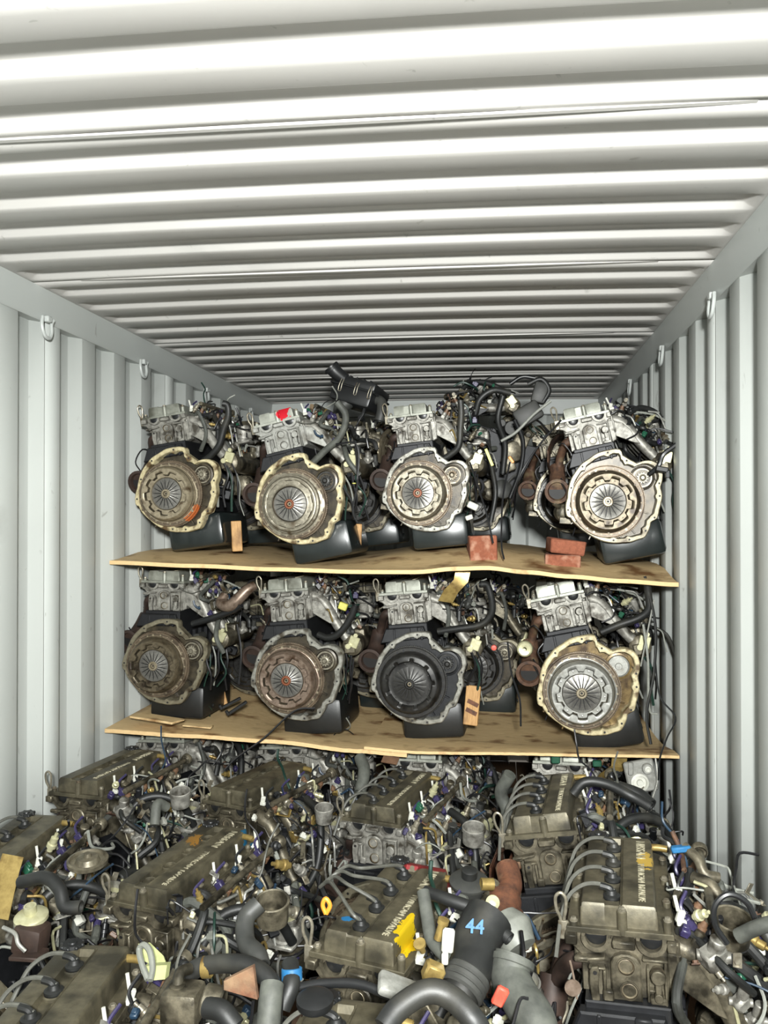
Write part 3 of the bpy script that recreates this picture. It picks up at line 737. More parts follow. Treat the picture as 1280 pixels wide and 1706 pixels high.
def cover_clip(): return MB().box((0, 0, 0), (.016, .010, .026), .002, (12, 14, 20)).box((.002, -.004, -.012), (.020, .012, .012), .002).tube([(-.004, .002, .010), (-.010, .006, .040)], .004, 7, 1, smooth=False)
def breather(): return MB().tube([(.055, .455, G + .045), (.078, .452, G + .046), (.098, .450, G + .044)], .0085, 12, 3, open_end=True)
def alternator():
    mb = MB(); o = (.205, .36, CZ + .03); mb.lathe([(0, 0), (.03, 0), (.045, .006), (.056, .016), (.058, .03), (.054, .034), (.054, .06), (.058, .064), (.058, .084), (.044, .098), (0, .098)], o, (0, 1, 0), 26)
    for k in range(12):
        a = 2 * math.pi * k / 12; mb.box((o[0] + .05 * math.cos(a), o[1] + .005, o[2] + .05 * math.sin(a)), (.016, .014, .007), .001, (0, -math.degrees(a), 0))
    mb.box((o[0] - .02, o[1] + .05, o[2] + .07), (.03, .025, .05), .004); return mb
def starter_motor(): return MB().lathe([(.0, 0), (.034, 0), (.036, .01), (.036, .13), (.03, .15), (0, .152)], (.163, .055, CZ + .068), (0, 1, 0), 20).cyl((.163, .06, CZ + .122), (.163, .15, CZ + .122), .020, n=14, ch=.004)
# --- exhaust side
def exhaust():
    mb = MB(); c = CZ
    for k in range(4):
        y = .13 + k * .10; mb.tube([(-.080, y, c + .295), (-.115, y, c + .285), (-.145, .5 * y + .12, c + .235), (-.165, .25 * y + .17, c + .18)], .0185, 10, 4); mb.box((-.090, y, c + .295), (.012, .056, .05), .004)
    mb.tube([(-.165, .22, c + .20), (-.175, .19, c + .15), (-.185, .15, c + .11), (-.19, .105, c + .092)], lambda t: .034 + .006 * t, 16, 4)
    mb.lathe([(.040, 0), (.054, .002), (.054, .012), (.047, .013), (.041, .013), (.037, .004), (.034, -.02), (0, -.02)], (-.191, .098, c + .090), (-.05, -1, -.12), 22)
    return mb
def exhaust_bore(): return MB().lathe([(.036, -.006), (0, -.006)], (-.191, .098, CZ + .090), (-.05, -1, -.12), 20)
def heat_shield():
    mb = MB(); c = CZ; v = []; f = []
    prof = [(-.098, .33), (-.135, .335), (-.165, .315), (-.190, .275), (-.202, .225), (-.205, .18)]
    ys = [.11 + .034 * k for k in range(10)]
    for j, y in enumerate(ys):
        for i, (x, z) in enumerate(prof):
            b = .008 * math.cos(2 * math.pi * (y - .13) / .10) * math.sin(math.pi * i / 5); v.append((x - b, y + .01 * i * (1 if j == 0 else 0), c + z + b * .5))
    n = len(prof); f = [(j * n + i, j * n + i + 1, (j + 1) * n + i + 1, (j + 1) * n + i) for j in range(9) for i in range(n - 1)]
    v2 = [(x + .003, y, z - .003) for x, y, z in v]; mb.add(v, f); mb.add(v2, f)
    return mb
def canister():
    mb = MB(); mb.lathe([(.008, .0), (.009, -.002), (.024, 0), (.030, -.004), (.031, -.012), (.033, -.016), (.033, -.03), (.028, -.036), (.026, -.07), (.018, -.08), (0, -.08)], (-.185, .02, CZ + .20), (0, -1, .05), 24); return mb
def side_pump():
    mb = MB(); o = (-.175, .12, CZ - .01); mb.lathe([(0, 0), (.018, 0), (.030, .006), (.038, .012), (.042, .03), (.040, .06), (.03, .075), (0, .078)], o, (-.2, 1, .1), 20)
    mb.box((o[0] + .03, .14, o[2] + .03), (.05, .03, .05), .006, (0, 30, 0)); mb.cyl((o[0] - .02, .12, o[2] + .03), (o[0] - .04, .10, o[2] + .055), .012, n=12, ch=.002)
    mb.box((o[0], .11, o[2] - .035), (.07, .012, .03), .003, (0, 15, 0)); return mb
def oil_filter(): return MB().lathe([(0, 0), (.02, 0), (.034, .006), (.037, .012), (.037, .07), (.034, .078), (.037, .082), (.030, .09), (0, .09)], (-.115, .30, CZ + .03), (-1, -.1, -.25), 24)

def rnd_path(r, lo, hi, n, span):
    p = Vector([r.uniform(a, b) for a, b in zip(lo, hi)]); out = [p]; d = Vector((r.uniform(-1, 1), r.uniform(-1, 1), r.uniform(-.8, .8))).normalized()
    for _ in range(n - 1):
        d = (d + Vector((r.uniform(-1, 1), r.uniform(-1, 1), r.uniform(-1, 1))) * .75).normalized()
        p = p + d * r.uniform(.5, 1) * span; p = Vector([min(max(q, a - .01), b + .01) for q, a, b in zip(p, lo, hi)]); out.append(p)
    return out
REG_IN = ((.105, .07, CZ + .24), (.325, .46, CZ + .42))
def small_kit(seed):
    """small fittings crowded on the intake side: list of (name, mesh key, builder, material)"""
    r = random.Random(seed); L_ = []; lo, hi = REG_IN
    def rp(): 
        x = r.uniform(lo[0], hi[0]); y = r.uniform(lo[1], hi[1]); top = .43 - max(0, x - .15) * .75
        return x, y, CZ + r.uniform(max(.14, top - .16), top)
    wm = ['wire'] * 9 + ['wire_grey', 'wire_green', 'wire_blue', 'wire', 'wire_grey', 'lead']
    for i in range(17):
        a = rp(); pts = [vec(a)]; d = Vector((r.uniform(-1, 1), r.uniform(-1, 1), r.uniform(-.5, 1))).normalized()
        for _ in range(4):
            d = (d + Vector((r.uniform(-1, 1), r.uniform(-1, 1), r.uniform(-1.1, .7))) * .7).normalized(); q = pts[-1] + d * .05
            q.x = min(max(q.x, .09), .36); q.y = min(max(q.y, .05), .48); pts.append(q)
        rad = r.choice((.0022, .003, .0036, .0048)); L_.append(('wire', ('w', seed, i), (lambda P=pts, q=rad: MB().tube(P, q, 6, 4)), r.choice(wm)))
    for i in range(7):
        a = vec(rp()); b = a + Vector((r.uniform(-.03, .08), r.uniform(-.1, .1), r.uniform(-.10, -.02))); c = b + Vector((r.uniform(-.05, .05), r.uniform(-.08, .08), r.uniform(-.10, 0)))
        up_ = a + Vector((r.uniform(-.04, .02), r.uniform(-.03, .03), r.uniform(-.01, .02))); rad = r.uniform(.0075, .013)
        L_.append(('hose', ('h', seed, i), (lambda P=(up_, a, b, c), q=rad: MB().tube(P, q, 9, 5, open_end=True)), r.choice(('rubber', 'rubber', 'rubber_grey'))))
    for i in range(8):
        a = vec(rp()); b = a + Vector((r.uniform(-.01, .05), r.uniform(-.06, .06), r.uniform(-.02, .01))); c = b + Vector((r.uniform(.0, .02), r.uniform(-.02, .02), r.uniform(-.10, -.05)))
        L_.append(('metal_pipe', ('p', seed, i), (lambda P=(a, b, c): MB().tube(P, .0038, 7, 4)), r.choice(('alu_bright', 'steel_bright', 'zinc_pale', 'zinc', 'alu'))))
    cm = ['white'] * 3 + ['purple'] * 3 + ['brown', 'black', 'black', 'black', 'grey_plastic', 'green', 'zinc_pale', 'black_dusty', 'wire_blue']
    for i in range(18):
        a = rp(); s_ = (r.uniform(.012, .024), r.uniform(.012, .026), r.uniform(.010, .022)); e = (r.uniform(-40, 40), r.uniform(-50, 50), r.uniform(0, 90))
        L_.append(('connector', ('c', seed, i), (lambda a=a, s_=s_, e=e: MB().box(a, s_, .002, e).box((a[0], a[1], a[2] + s_[2] * .35), (s_[0] * .6, s_[1] * .7, s_[2]), .001, e)), r.choice(cm)))
    for i in range(9):
        a = rp(); d = (r.uniform(-1, 1), r.uniform(-1, .3), r.uniform(-.3, 1)); q = r.uniform(.009, .017)
        L_.append(('sensor', ('s', seed, i), (lambda a=a, d=d, q=q: MB().lathe([(0, 0), (q * .6, 0), (q * .6, q * .8), (q, q * .9), (q, q * 1.6), (q * .75, q * 1.8), (q * .75, q * 3), (q * .35, q * 3.2), (q * .35, q * 4), (0, q * 4)], a, d, 14)), r.choice(('alu', 'zinc', 'black', 'alu_grimy', 'zinc_pale', 'steel_worn'))))
    for i in range(8):
        a = rp(); e = (r.uniform(-30, 30), r.uniform(-60, 60), r.uniform(0, 180)); s_ = r.uniform(.03, .055)
        def fb(a=a, e=e, s_=s_):
            mb = MB().box((0, 0, 0), (s_, .018, .003), .0008).box((s_ / 2, 0, .012), (.003, .018, .026), .0008).cyl((-s_ * .3, 0, 0), (-s_ * .3, 0, .007), .006, n=6)
            rm = Euler([R(q) for q in e]).to_matrix(); mb.v = [tuple(rm @ vec(p) + vec(a)) for p in mb.v]; return mb
        L_.append(('bracket', ('b', seed, i), fb, r.choice(('alu', 'zinc', 'alu_grimy', 'steel_worn', 'iron', 'rust'))))
    for i in range(5):
        a = rp(); q = r.uniform(.02, .034); e = (r.uniform(-30, 30), r.uniform(-40, 20), r.uniform(0, 90))
        L_.append(('valve_housing', ('v', seed, i), (lambda a=a, q=q, e=e: MB().box((a[0], a[1], a[2] - .03), (q * 1.5, q * 1.3, q * 1.2), .006, e).cyl((a[0], a[1], a[2] - .03), (a[0] + .01, a[1] - .01, a[2] + .01), q * .5, n=14, ch=.002).cyl((a[0] - q, a[1], a[2] - .03), (a[0] + q, a[1], a[2] - .03), q * .35, n=12, ch=.001)), r.choice(('alu', 'alu_grimy', 'black_dusty', 'alu_grimy', 'iron'))))
    # exhaust side and the gap low beside the flange
    for i in range(6):
        pts = [(-.12 - r.uniform(0, .08), r.uniform(.04, .4), CZ + r.uniform(.1, .32))]
        for _ in range(4): q = pts[-1]; pts.append((min(-.1, max(-.24, q[0] + r.uniform(-.04, .04))), min(.45, max(.03, q[1] + r.uniform(-.05, .05))), q[2] + r.uniform(-.09, .02)))
        L_.append(('wire', ('lw', seed, i), (lambda P=pts: MB().tube(P, .0032, 6, 4)), r.choice(('wire', 'wire', 'wire_grey', 'steel_worn'))))
    for i in range(6):
        x = r.uniform(.20, .30); y = r.uniform(.02, .12); z = CZ + r.uniform(.05, .12)
        P = [(x, y, z), (x + r.uniform(-.01, .02), y, z - .06), (x + r.uniform(-.03, .02), y + .01, z - .13), (x + r.uniform(-.05, .02), y + .03, z - .2)]
        L_.append(('wire', ('fw', seed, i), (lambda P=P, q=r.choice((.0025, .004, .006)): MB().tube(P, q, 6, 4)), r.choice(('wire', 'wire', 'wire_grey', 'wire_green', 'rubber', 'steel_worn'))))
    for i in range(4):
        a = (r.uniform(.17, .27), r.uniform(.10, .3), CZ + r.uniform(-.06, .08)); s_ = r.uniform(.03, .05)
        L_.append(('bracket', ('fb', seed, i), (lambda a=a, s_=s_: MB().box(a, (s_ * 1.3, .04, s_), .006, (10, 20, 30)).cyl((a[0], a[1] - .02, a[2]), (a[0], a[1] - .05, a[2] + .01), s_ * .35, n=12, ch=.002)), r.choice(('iron', 'alu_grimy', 'black', 'iron_brown'))))
    return L_
KITS = {}; ROOTM = {}
HOSE = {
 'E1': [(0.16, 0.135), (0.209, 0.155), (0.258, 0.194), (0.294, 0.26), (0.329, 0.315), (0.336, 0.363), (0.318, 0.374)],
 'E2': [(0.108, 0.159), (0.183, 0.2), (0.256, 0.236), (0.299, 0.286), (0.312, 0.336), (0.289, 0.385)],
 'E3': [(0.099, 0.141), (0.164, 0.168), (0.207, 0.203), (0.223, 0.277), (0.236, 0.346), (0.24, 0.408)],
 'F1': [(0.148, 0.189), (0.221, 0.212), (0.301, 0.24), (0.36, 0.263), (0.405, 0.29)],
 'F2': [(0.13, 0.178), (0.175, 0.164), (0.227, 0.178), (0.284, 0.237), (0.319, 0.299)],
 'F3': [(0.129, 0.203), (0.212, 0.211), (0.317, 0.223), (0.367, 0.265), (0.377, 0.321), (0.364, 0.39), (0.334, 0.40)],
 'F4': [(0.128, 0.206), (0.198, 0.223), (0.281, 0.238), (0.325, 0.268), (0.335, 0.337), (0.34, 0.383)],
 'S1': [(0.16, 0.30), (0.19, 0.36), (0.25, 0.37), (0.31, 0.33), (0.33, 0.25)],
 'S2': [(0.29, 0.12), (0.32, 0.20), (0.31, 0.30), (0.27, 0.36), (0.20, 0.38)]}

def engine(loc, roll, pitch, yaw, scale, label, clutch='cast', cmat='steel_worn', flange='cream', head='alu', cover='cover_clean', seed=1, leads='loop', hose='S1',
           hose_mat='rubber', back='back', spot=None, cap=False, exhaust_mat='iron_brown', shield=None, can=False, front=True, text=True, group='used four-cylinder engines stacked in the container', full=True, gear='steel_worn', hub_rust=False, pan='pan', eye=True, runner_mat=None, fly=None, kits=1):
    root = empty('engine', loc)
    root.rotation_mode = 'XYZ'
    root.matrix_world = Matrix.Translation(loc) @ Matrix.Rotation(R(yaw), 4, 'Z') @ Matrix.Rotation(R(pitch), 4, 'X') @ Matrix.Rotation(-R(roll), 4, 'Y') @ Matrix.Scale(scale, 4)
    ROOTM[root.name] = root.matrix_world.copy()
    tag(root, label, 'engine', group)
    P = lambda n, k, b, m, **q: part(n, k, b, m, root, **q)
    P('engine_block', 'block', block, 'iron')
    if pan: P('oil_pan', 'pan', oil_pan, pan)
    P('cylinder_head', 'head', head_body, head)
    for i, x in enumerate((-.062, .049)): P('cam_plug', ('cp', i), lambda x=x: cam_plug(x), 'black')
    for i, (x, z) in enumerate(((-.003, -.056), (.002, -.105))): P('core_plug', ('core', i), lambda x=x, z=z: core_plug(x, z), 'steel_tan' if head != 'alu_bright' else head)
    P('plug_shadow_ring', 'plr', plug_shadow_rings, 'back')
    hb = P('head_bracket', 'hb', head_bracket, head); part('bolt_hole', 'hbh', head_bracket_holes, 'hole', hb)
    vc = P('valve_cover', 'cover', cover_body, cover)
    for x, y, z in ((-.008, .079, G + .050), (.083, .080, G + .036), (-.108, .082, G + .020), (.085, .2, G + .022), (.085, .32, G + .022), (.085, .44, G + .022), (-.11, .2, G + .02), (-.11, .32, G + .02)):
        part('cover_bolt', 'bolt', bolt_mesh, 'steel_worn', vc, loc=(x, y, z))
    if text:
        part('lettering', 'txt1', lettering('NISSAN', .030, .033, .452), 'letter', vc, label='raised lettering NISSAN')
        part('lettering', 'txt2', lettering('TWINCAM 16VALVE', .0205, .033, .312), 'letter', vc, label='raised lettering TWINCAM 16VALVE')
    P('oil_filler_cap', 'cap', oil_cap, 'black')
    for k, y in enumerate((.13, .22, .31, .40)):
        if leads == 'none': continue
        bt = P('spark_plug_boot', ('boot', k), lambda y=y: boot(y), 'rubber')
        part('boot_tip', ('tip', k), lambda y=y: lead_tip(y), 'rubber', bt)
        P('ignition_lead', ('lead', k, leads), lambda y=y, k=k: lead_curve(y, k, leads), 'lead')
    if eye: P('lifting_eye', 'eye', lifting_eye, 'steel_worn')
    if front:
        P('clutch_housing_flange', 'bell', bell_flange, flange); P('bolt_hole', 'bellh', bolt_holes, 'hole', kind='stuff'); P('back_plate', 'backp', back_plate, back)
        if cap: P('starter_cap', 'scap', starter_cap, 'steel_bright')
        else: P('starter_gear', 'sgear', starter_gear, gear)
        fw_ = P('flywheel', 'fw', flywheel, fly or ('flywheel' if cmat != 'steel_dark' else 'steel_dark')); part('flywheel_dimple', 'fws', flywheel_spots, 'steel_tan' if cmat != 'steel_dark' else 'iron', fw_, kind='stuff')
        cb = {'cast': clutch_cast, 'rivet': clutch_riveted, 'smooth': clutch_smooth}[clutch]
        cc = P('clutch_cover', ('cl', clutch), cb, cmat); dk = cmat == 'steel_dark'
        (part('shadow_line', ('shdw', clutch), lambda: shadow_ribbons(clutch), 'back', cc) if clutch != 'smooth' else None); part('diaphragm_spring', 'dia', diaphragm, 'finger_dark' if dk else 'finger', cc); part('release_ring', 'hub', hub, 'oil_hole' if hub_rust else ('steel_dark' if dk else 'steel_tan'), cc); part('hub_bore', 'hbore', hub_bore, 'hole', cc); part('pilot_bushing', 'hbsh', hub_bushing, 'steel_tan', cc)
    if full:
        P('timing_case', 'tc', timing_case, 'alu_grimy'); P('crank_pulley', 'pul', pulley, 'iron')
    P('intake_flange', 'ifl', intake_flange, head)
    for k in range(4): P('intake_runner', 'run', runner, runner_mat or ('alu_grimy' if head == 'alu_grimy' else 'alu'), loc=(0, .115 + k * .10, 0))
    P('intake_web', 'web', web_plate, head); P('plenum', 'plen', plenum, 'alu_grimy'); P('plenum_bracket', 'plb', plenum_plate, 'zinc_pale')
    tb_ = P('throttle_body', 'thr', throttle_body, 'alu'); part('throttle_flap', 'thf', throttle_flap, 'zinc_pale', tb_); part('cable_wheel', 'thc', throttle_cable_wheel, 'zinc', tb_)
    P('fuel_rail', 'fr', fuel_rail, 'alu_grimy')
    for k in range(4):
        P('fuel_injector', 'inj', injector, 'brown', loc=(0, .13 + k * .10, 0)); P('injector_plug', 'injp', injector_plug, 'purple' if (seed + k) % 3 else 'black', loc=(0, .13 + k * .10, 0))
    for k, y in enumerate((.12, .235, .35, .45)):
        if (seed + k) % 4 != 3: P('wiring_clip', 'clip', cover_clip, 'white', loc=(.110, y, G + .030))
    P('breather_pipe', 'br', breather, 'zinc'); P('alternator', 'alt', alternator, 'alu_grimy'); P('starter_motor', 'sm', starter_motor, 'black_dusty')
    P('exhaust_manifold', 'exh', exhaust, exhaust_mat); P('exhaust_bore', 'exb', exhaust_bore, 'hole')
    if shield: P('heat_shield', 'hs', heat_shield, shield)
    P('oil_filter', 'of', oil_filter, 'rubber')
    if can: P('vacuum_canister', 'can', canister, 'zinc_pale')
    else: P('side_pump', 'sp', side_pump, 'alu_grimy')
    hp = HOSE[hose]
    if hose.startswith('S'): P('coolant_hose', ('ch', hose), lambda: MB().tube([(x, .10 + .04 * i, CZ + z) for i, (x, z) in enumerate(hp)], .0135, 12, 5, open_end=True), hose_mat)
    else: P('coolant_hose', ('ch', hose), lambda: MB().tube([(x, .055 - .012 * i, CZ + z) for i, (x, z) in enumerate(hp)], .0150, 12, 6, open_end=True), hose_mat)
    for sd in [seed, seed + 10][:kits]:
        if sd not in KITS: KITS[sd] = small_kit(sd)
        for n, k, b, m in KITS[sd]: P(n, k, b, m)
    return root

# ------------------------------------------------------------------ upper shelf engines
E1 = engine((-.913, 3.50, 1.440), 8, 0, -3, .93, 'engine at the wall end of the upper plywood shelf, cream clutch housing with orange rust', 'cast', 'steel_tan', 'cream', 'alu', 'cover_clean', 1, 'none', 'E1', 'rubber', fly='flywheel_rust')
E2 = engine((-.345, 3.48, 1.386), 12.5, 0, -3, .975, 'engine on the upper shelf with red paint on its valve cover', 'rivet', 'steel_worn', 'cream', 'alu_bright', 'cover_red', 2, 'none', 'E2', 'rubber_grey', hub_rust=True, gear='steel_dark')
E3 = engine((.152, 3.60, 1.444), 6, 0, -3, .92, 'engine on the upper shelf behind the single brick, grey clutch housing and clutch', 'cast', 'steel_worn', 'flange_grey', 'alu', 'cover_clean', 3, 'none', 'E3', 'rubber', shield='steel_tan', hub_rust=True)
E4 = engine((.969, 3.55, 1.392), 12, 0, -3, .985, 'engine on the upper shelf next to the two stacked bricks, brown oily clutch', 'cast', 'steel_brown', 'flange_oily', 'alu', 'cover_clean', 4, 'none', 'S1', 'rubber', exhaust_mat='rust', shield='rust')
# ------------------------------------------------------------------ lower shelf engines
F1 = engine((-.998, 3.48, .706), -1, 0, -3, .92, 'engine on the lower shelf by the wall, oily grey clutch above a thin wood scrap', 'cast', 'steel_brown', 'flange_oily', 'alu', 'cover_clean', 2, 'none', 'F1', 'black', pan='pan_dull')
F2 = engine((-.398, 3.50, .639), 4.5, 0, -3, .975, 'engine on the lower shelf with brownish copper-toned clutch and grey housing', 'cast', 'steel_pink', 'flange_grey', 'alu', 'cover_clean', 3, 'none', 'F2', 'rubber', pan='pan_dull', exhaust_mat='iron_brown', hub_rust=True)
F3 = engine((.120, 3.55, .623), 5, 0, -3, .985, 'engine on the lower shelf with a black sooty clutch and brass bracket above', 'smooth', 'steel_dark', 'flange_grey', 'alu', 'cover_clean', 1, 'none', 'F3', 'rubber', pan='pan_dull', back='iron', gear='steel_dark')
F4 = engine((.855, 3.46, .615), 12, 0, -3, 1.02, 'engine on the lower shelf with bright silver clutch and oily golden housing', 'cast', 'steel_bright', 'cream', 'alu', 'cover_clean', 4, 'none', 'F4', 'rubber', back='back_gold', cap=True, can=True, pan='pan_dull', exhaust_mat='rust')
# ------------------------------------------------------------------ engines behind on the shelves
dk = dict(eye=False, head='alu_grimy', leads='none', hose='S2', flange='flange_oily', cover='cover', cmat='steel_dark', group='dim engines in the back rows of the shelves')
for x, y, z, roll, sd, lab in ((-.84, 4.20, 1.442, 3, 2, 'dim engine in the back row of the upper shelf behind the cream rusty one'),
                               (-.22, 4.18, 1.432, 6, 1, 'dim engine in the back row of the upper shelf under the black air box'),
                               (.34, 4.78, 1.43, 6, 3, 'dim engine deepest on the upper shelf behind the tipped one'),
                               (.84, 4.25, 1.425, 9, 4, 'dim engine in the back row of the upper shelf behind the bricks')):
    engine((x, y, z), roll, 0, -3, .93, lab, seed=sd, exhaust_mat='rust', **dk)
for x, y, sd, lab in ((-.78, 4.16, 3, 'dim engine deep on the lower shelf behind the oily grey clutch'), (-.18, 4.18, 2, 'dim engine deep on the lower shelf behind the copper-toned clutch'),
                      (.36, 4.16, 1, 'dim engine deep on the lower shelf behind the sooty black clutch'), (.88, 4.20, 4, 'dim engine deep on the lower shelf behind the bright silver clutch')):
    engine((x, y, .60), 3, 0, -3, .94, lab, seed=sd, **dk)

# ------------------------------------------------------------------ floor engines
def on_floor(gx, gy, gz, roll, pitch, yaw, label, scale=1.0, **k):
    m_ = Matrix.Rotation(R(yaw), 4, 'Z') @ Matrix.Rotation(R(pitch), 4, 'X') @ Matrix.Rotation(-R(roll), 4, 'Y') @ Matrix.Scale(scale, 4)
    off = m_ @ Vector((CX, .07, G)); return engine(tuple(Vector((gx, gy, gz)) - off), roll, pitch, yaw, scale, label, **k)
g_ = dict(kits=2, head='alu_grimy', cover='cover', flange='flange_oily')
A = on_floor(.714, 1.79, .709, 2, 0, -8.6, 'foreground engine whose lettered cover is smeared with gold chalk, four looping ignition leads', **{**g_, 'cover': 'cover_gold'}, seed=5, leads='loop', hose='S2')
C = on_floor(.169, 1.73, .644, -2, 0, -13.7, 'foreground engine with bright yellow and blue paint on its valve cover', **{**g_, 'cover': 'cover_yellow'}, seed=6, leads='bundle', hose='S1', exhaust_mat='rust')
D = on_floor(-.470, 2.12, .548, 0, 4.0, -15, 'foreground engine with a dull cover, ochre dirt and blue paint at its rounded end', **{**g_, 'cover': 'cover_ochre'}, seed=7, leads='none', hose='S1')
B = on_floor(.044, 2.77, .560, 0, 1.5, -15, 'middle floor engine with dark leads looped over a lettered cover, behind the yellow painted one', **{**g_, 'head': 'alu'}, seed=8, leads='loop', hose='S2')
Gn = on_floor(-.970, 2.73, .625, 0, 0, -10, 'floor engine beside the white wall with a tall lifting eye', **g_, seed=5, leads='none', hose='S1')
H = on_floor(-.490, 2.88, .560, 0, 0, -20, 'floor engine under the lower shelf front edge, its cover half buried in black hoses', **g_, seed=6, leads='none', hose='S2', text=False)
I = on_floor(.588, 2.37, .690, 10, 0, -7.8, 'tilted floor engine with lettered cover, just behind the gold chalked one', **g_, seed=7, leads='loop', hose='S1', exhaust_mat='rust_orange', shield='rust_orange')
J = on_floor(-.945, 2.08, .575, 0, 3, 0, 'floor engine cut by the picture edge beside the wall, brass bracket on it', **g_, seed=8, leads='loop', hose='S1', text=False, can=True)
K = on_floor(-.375, 1.33, .590, 0, 1.0, 3, 'nearest floor engine at the wall side, only its rounded cover end in view', **g_, seed=7, leads='loop', hose='S1', text=False, full=False)
Lq = on_floor(.161, 1.13, .630, 0, 0, -6, 'nearest floor engine in the middle, round cover end in front of the yellow painted one', **g_, seed=8, leads='loop', hose='S2', text=False, full=False)
for gx, gy, gz, roll, s, lab in ((-.985, 3.50, .615, 2, 1, 'engine tucked under the lower shelf at the wall end, dull head end showing'), (-.459, 3.55, .590, 4, 2, 'engine under the lower shelf below the copper-toned clutch, head end showing'),
                                 (.123, 3.52, .562, 0, 3, 'engine under the lower shelf with a brown card-like bracket on its head'), (.713, 3.50, .575, 0, 4, 'engine under the lower shelf with green plastic clips on its cover')):
    on_floor(gx, gy, gz - .006, roll, -7, -5, lab, head='alu', eye=False, cover='cover_clean', flange='flange_oily', seed=s, leads='none', hose='S2', text=False)

# ------------------------------------------------------------------ shelf boards
def interp(tab, x):
    if x <= tab[0][0]: return tab[0][1]
    for (a, p), (b, q) in zip(tab, tab[1:]):
        if x <= b:
            t = (x - a) / (b - a); t = t * t * (3 - 2 * t); return p + (q - p) * t
    return tab[-1][1]
def board(name, x0, x1, y0, y1, front, rise, t, label, skew=0.0, y_left=None):
    r = random.Random(int(x0 * 100) + 7); nx = 70; ys = [0, .004, .03, .08, .15, .25, .4, .7, 1.0, 1.35]
    v = []; f = []
    jag = [r.uniform(-1, 1) for _ in range(nx + 1)]
    for s_, dz in ((0, 0), (1, -t)):
        for yi in ys:
            for i in range(nx + 1):
                x = x0 + (x1 - x0) * i / nx; yf = y0 + (x - x0) * skew + (jag[i] * .0022 if yi < .01 else 0)
                y = yf + yi * (y1 - y0) / 1.35; k = min(1, yi / .35); k = k * k * (3 - 2 * k)
                v.append((x, y, interp(front, x) + interp(rise, x) * k + dz + (.002 if (yi < .002 and dz) else 0)))
    n = nx + 1; m = len(ys); off = n * m
    for j in range(m - 1):
        for i in range(nx): a = j * n + i; f += [(a, a + 1, a + n + 1, a + n), (off + a, off + a + n, off + a + n + 1, off + a + 1)]
    e = []
    for i in range(nx): e += [(i, off + i, off + i + 1, i + 1), ((m - 1) * n + i, (m - 1) * n + i + 1, off + (m - 1) * n + i + 1, off + (m - 1) * n + i)]
    for j in range(m - 1): e += [(j * n, (j + 1) * n, off + (j + 1) * n, off + j * n), (j * n + n - 1, off + j * n + n - 1, off + (j + 1) * n + n - 1, (j + 1) * n + n - 1)]
    me = bpy.data.meshes.new(name); me.from_pydata(v, [], f + e); me.update(); me.materials.append(M['ply']); me.materials.append(M['ply_edge'])
    for i, p in enumerate(me.polygons): p.material_index = 1 if i >= len(f) else 0; p.use_smooth = i < len(f)
    me.set_sharp_from_angle(angle=R(40))
    o = bpy.data.objects.new(name, me); COL.objects.link(o); tag(o, label, 'plywood board', 'plywood shelf boards between the engine layers'); return o
UP = [(-1.17, 1.400), (-.80, 1.388), (-.45, 1.376), (-.1, 1.368), (.13, 1.369), (.30, 1.384), (.42, 1.388), (.58, 1.372), (.75, 1.356), (.95, 1.340), (1.16, 1.328)]
board('plywood_board', -1.172, 1.165, 3.40, 4.95, UP, [(-1.2, .03), (-.9, .042), (-.35, .012), (.15, .064), (.97, .05), (1.2, .05)], .018, 'long warped plywood board carrying the upper row of engines', skew=-.01)
LO = [(-1.17, .702), (-.80, .690), (-.45, .678), (-.1, .650), (.15, .638), (.63, .646), (1.16, .652)]
board('plywood_board', -1.172, .10, 3.36, 4.95, [(a, b - .004) for a, b in LO], [(-1.2, 0), (-1.0, 0.0), (-.4, -.038), (.12, -.026), (.85, -.045), (1.2, -.045)], .018, 'lower plywood board carrying the two clutches at the wall end, a thin scrap on it', skew=0)
board('plywood_board', -.072, 1.160, 3.35, 4.95, [(a, b + .010) for a, b in LO], [(-.1, -.03), (.12, -.030), (.85, -.052), (1.2, -.052)], .013, 'lower plywood sheet with dark oil stains under the sooty and silver clutches', skew=0)

# ------------------------------------------------------------------ bricks and wood
def brick(loc, d, rot, label):
    r = random.Random(label); mb = MB().box((0, 0, 0), d, .005)
    mb.v = [(x + r.uniform(-.002, .002), y + r.uniform(-.002, .002), z + r.uniform(-.0015, .0015)) for x, y, z in mb.v]
    o = one('brick', mb, 'brick'); o.location = loc; o.rotation_euler = [R(a) for a in rot]; return tag(o, label, 'brick', 'red clay bricks wedged under the engines')
b_ = brick((0.396, 3.620, 1.454), (.115, .20, .105), (0, -2, 6), 'single upright red brick on the upper plywood beside the grey clutch')
brick((0.741, 3.660, 1.395), (.150, .20, .062), (0, 2, -4), 'lower brick of the stack of two on the upper plywood')
brick((0.752, 3.670, 1.459), (.145, .20, .062), (0, 7, 3), 'upper brick of the stack of two, chipped pale face')
def timber(name, loc, d, rot, label, m='wood'):
    o = one(name, MB().box((0, 0, 0), d, .003), m); o.location = loc; o.rotation_euler = [R(a) for a in rot]; return tag(o, label, 'wood block', 'wood scraps wedged under the engines')
timber('timber_block', (-0.701, 3.660, 1.500), (.045, .10, .135), (0, -3, 20), 'pale timber block standing beside the first black oil pan')
timber('timber_block', (-0.166, 3.750, 1.494), (.035, .09, .12), (0, 2, 10), 'narrow timber block standing behind the second black oil pan')
timber('timber_block', (-0.828, 3.800, 0.778), (.05, .08, .13), (0, -14, 20), 'small broken timber corner behind the oily grey clutch')
w_ = timber('timber_wedge', (0.355, 3.580, 0.786), (.062, .02, .165), (-8, 4, -8), 'upright plywood wedge with red stripes beside the sooty clutch')
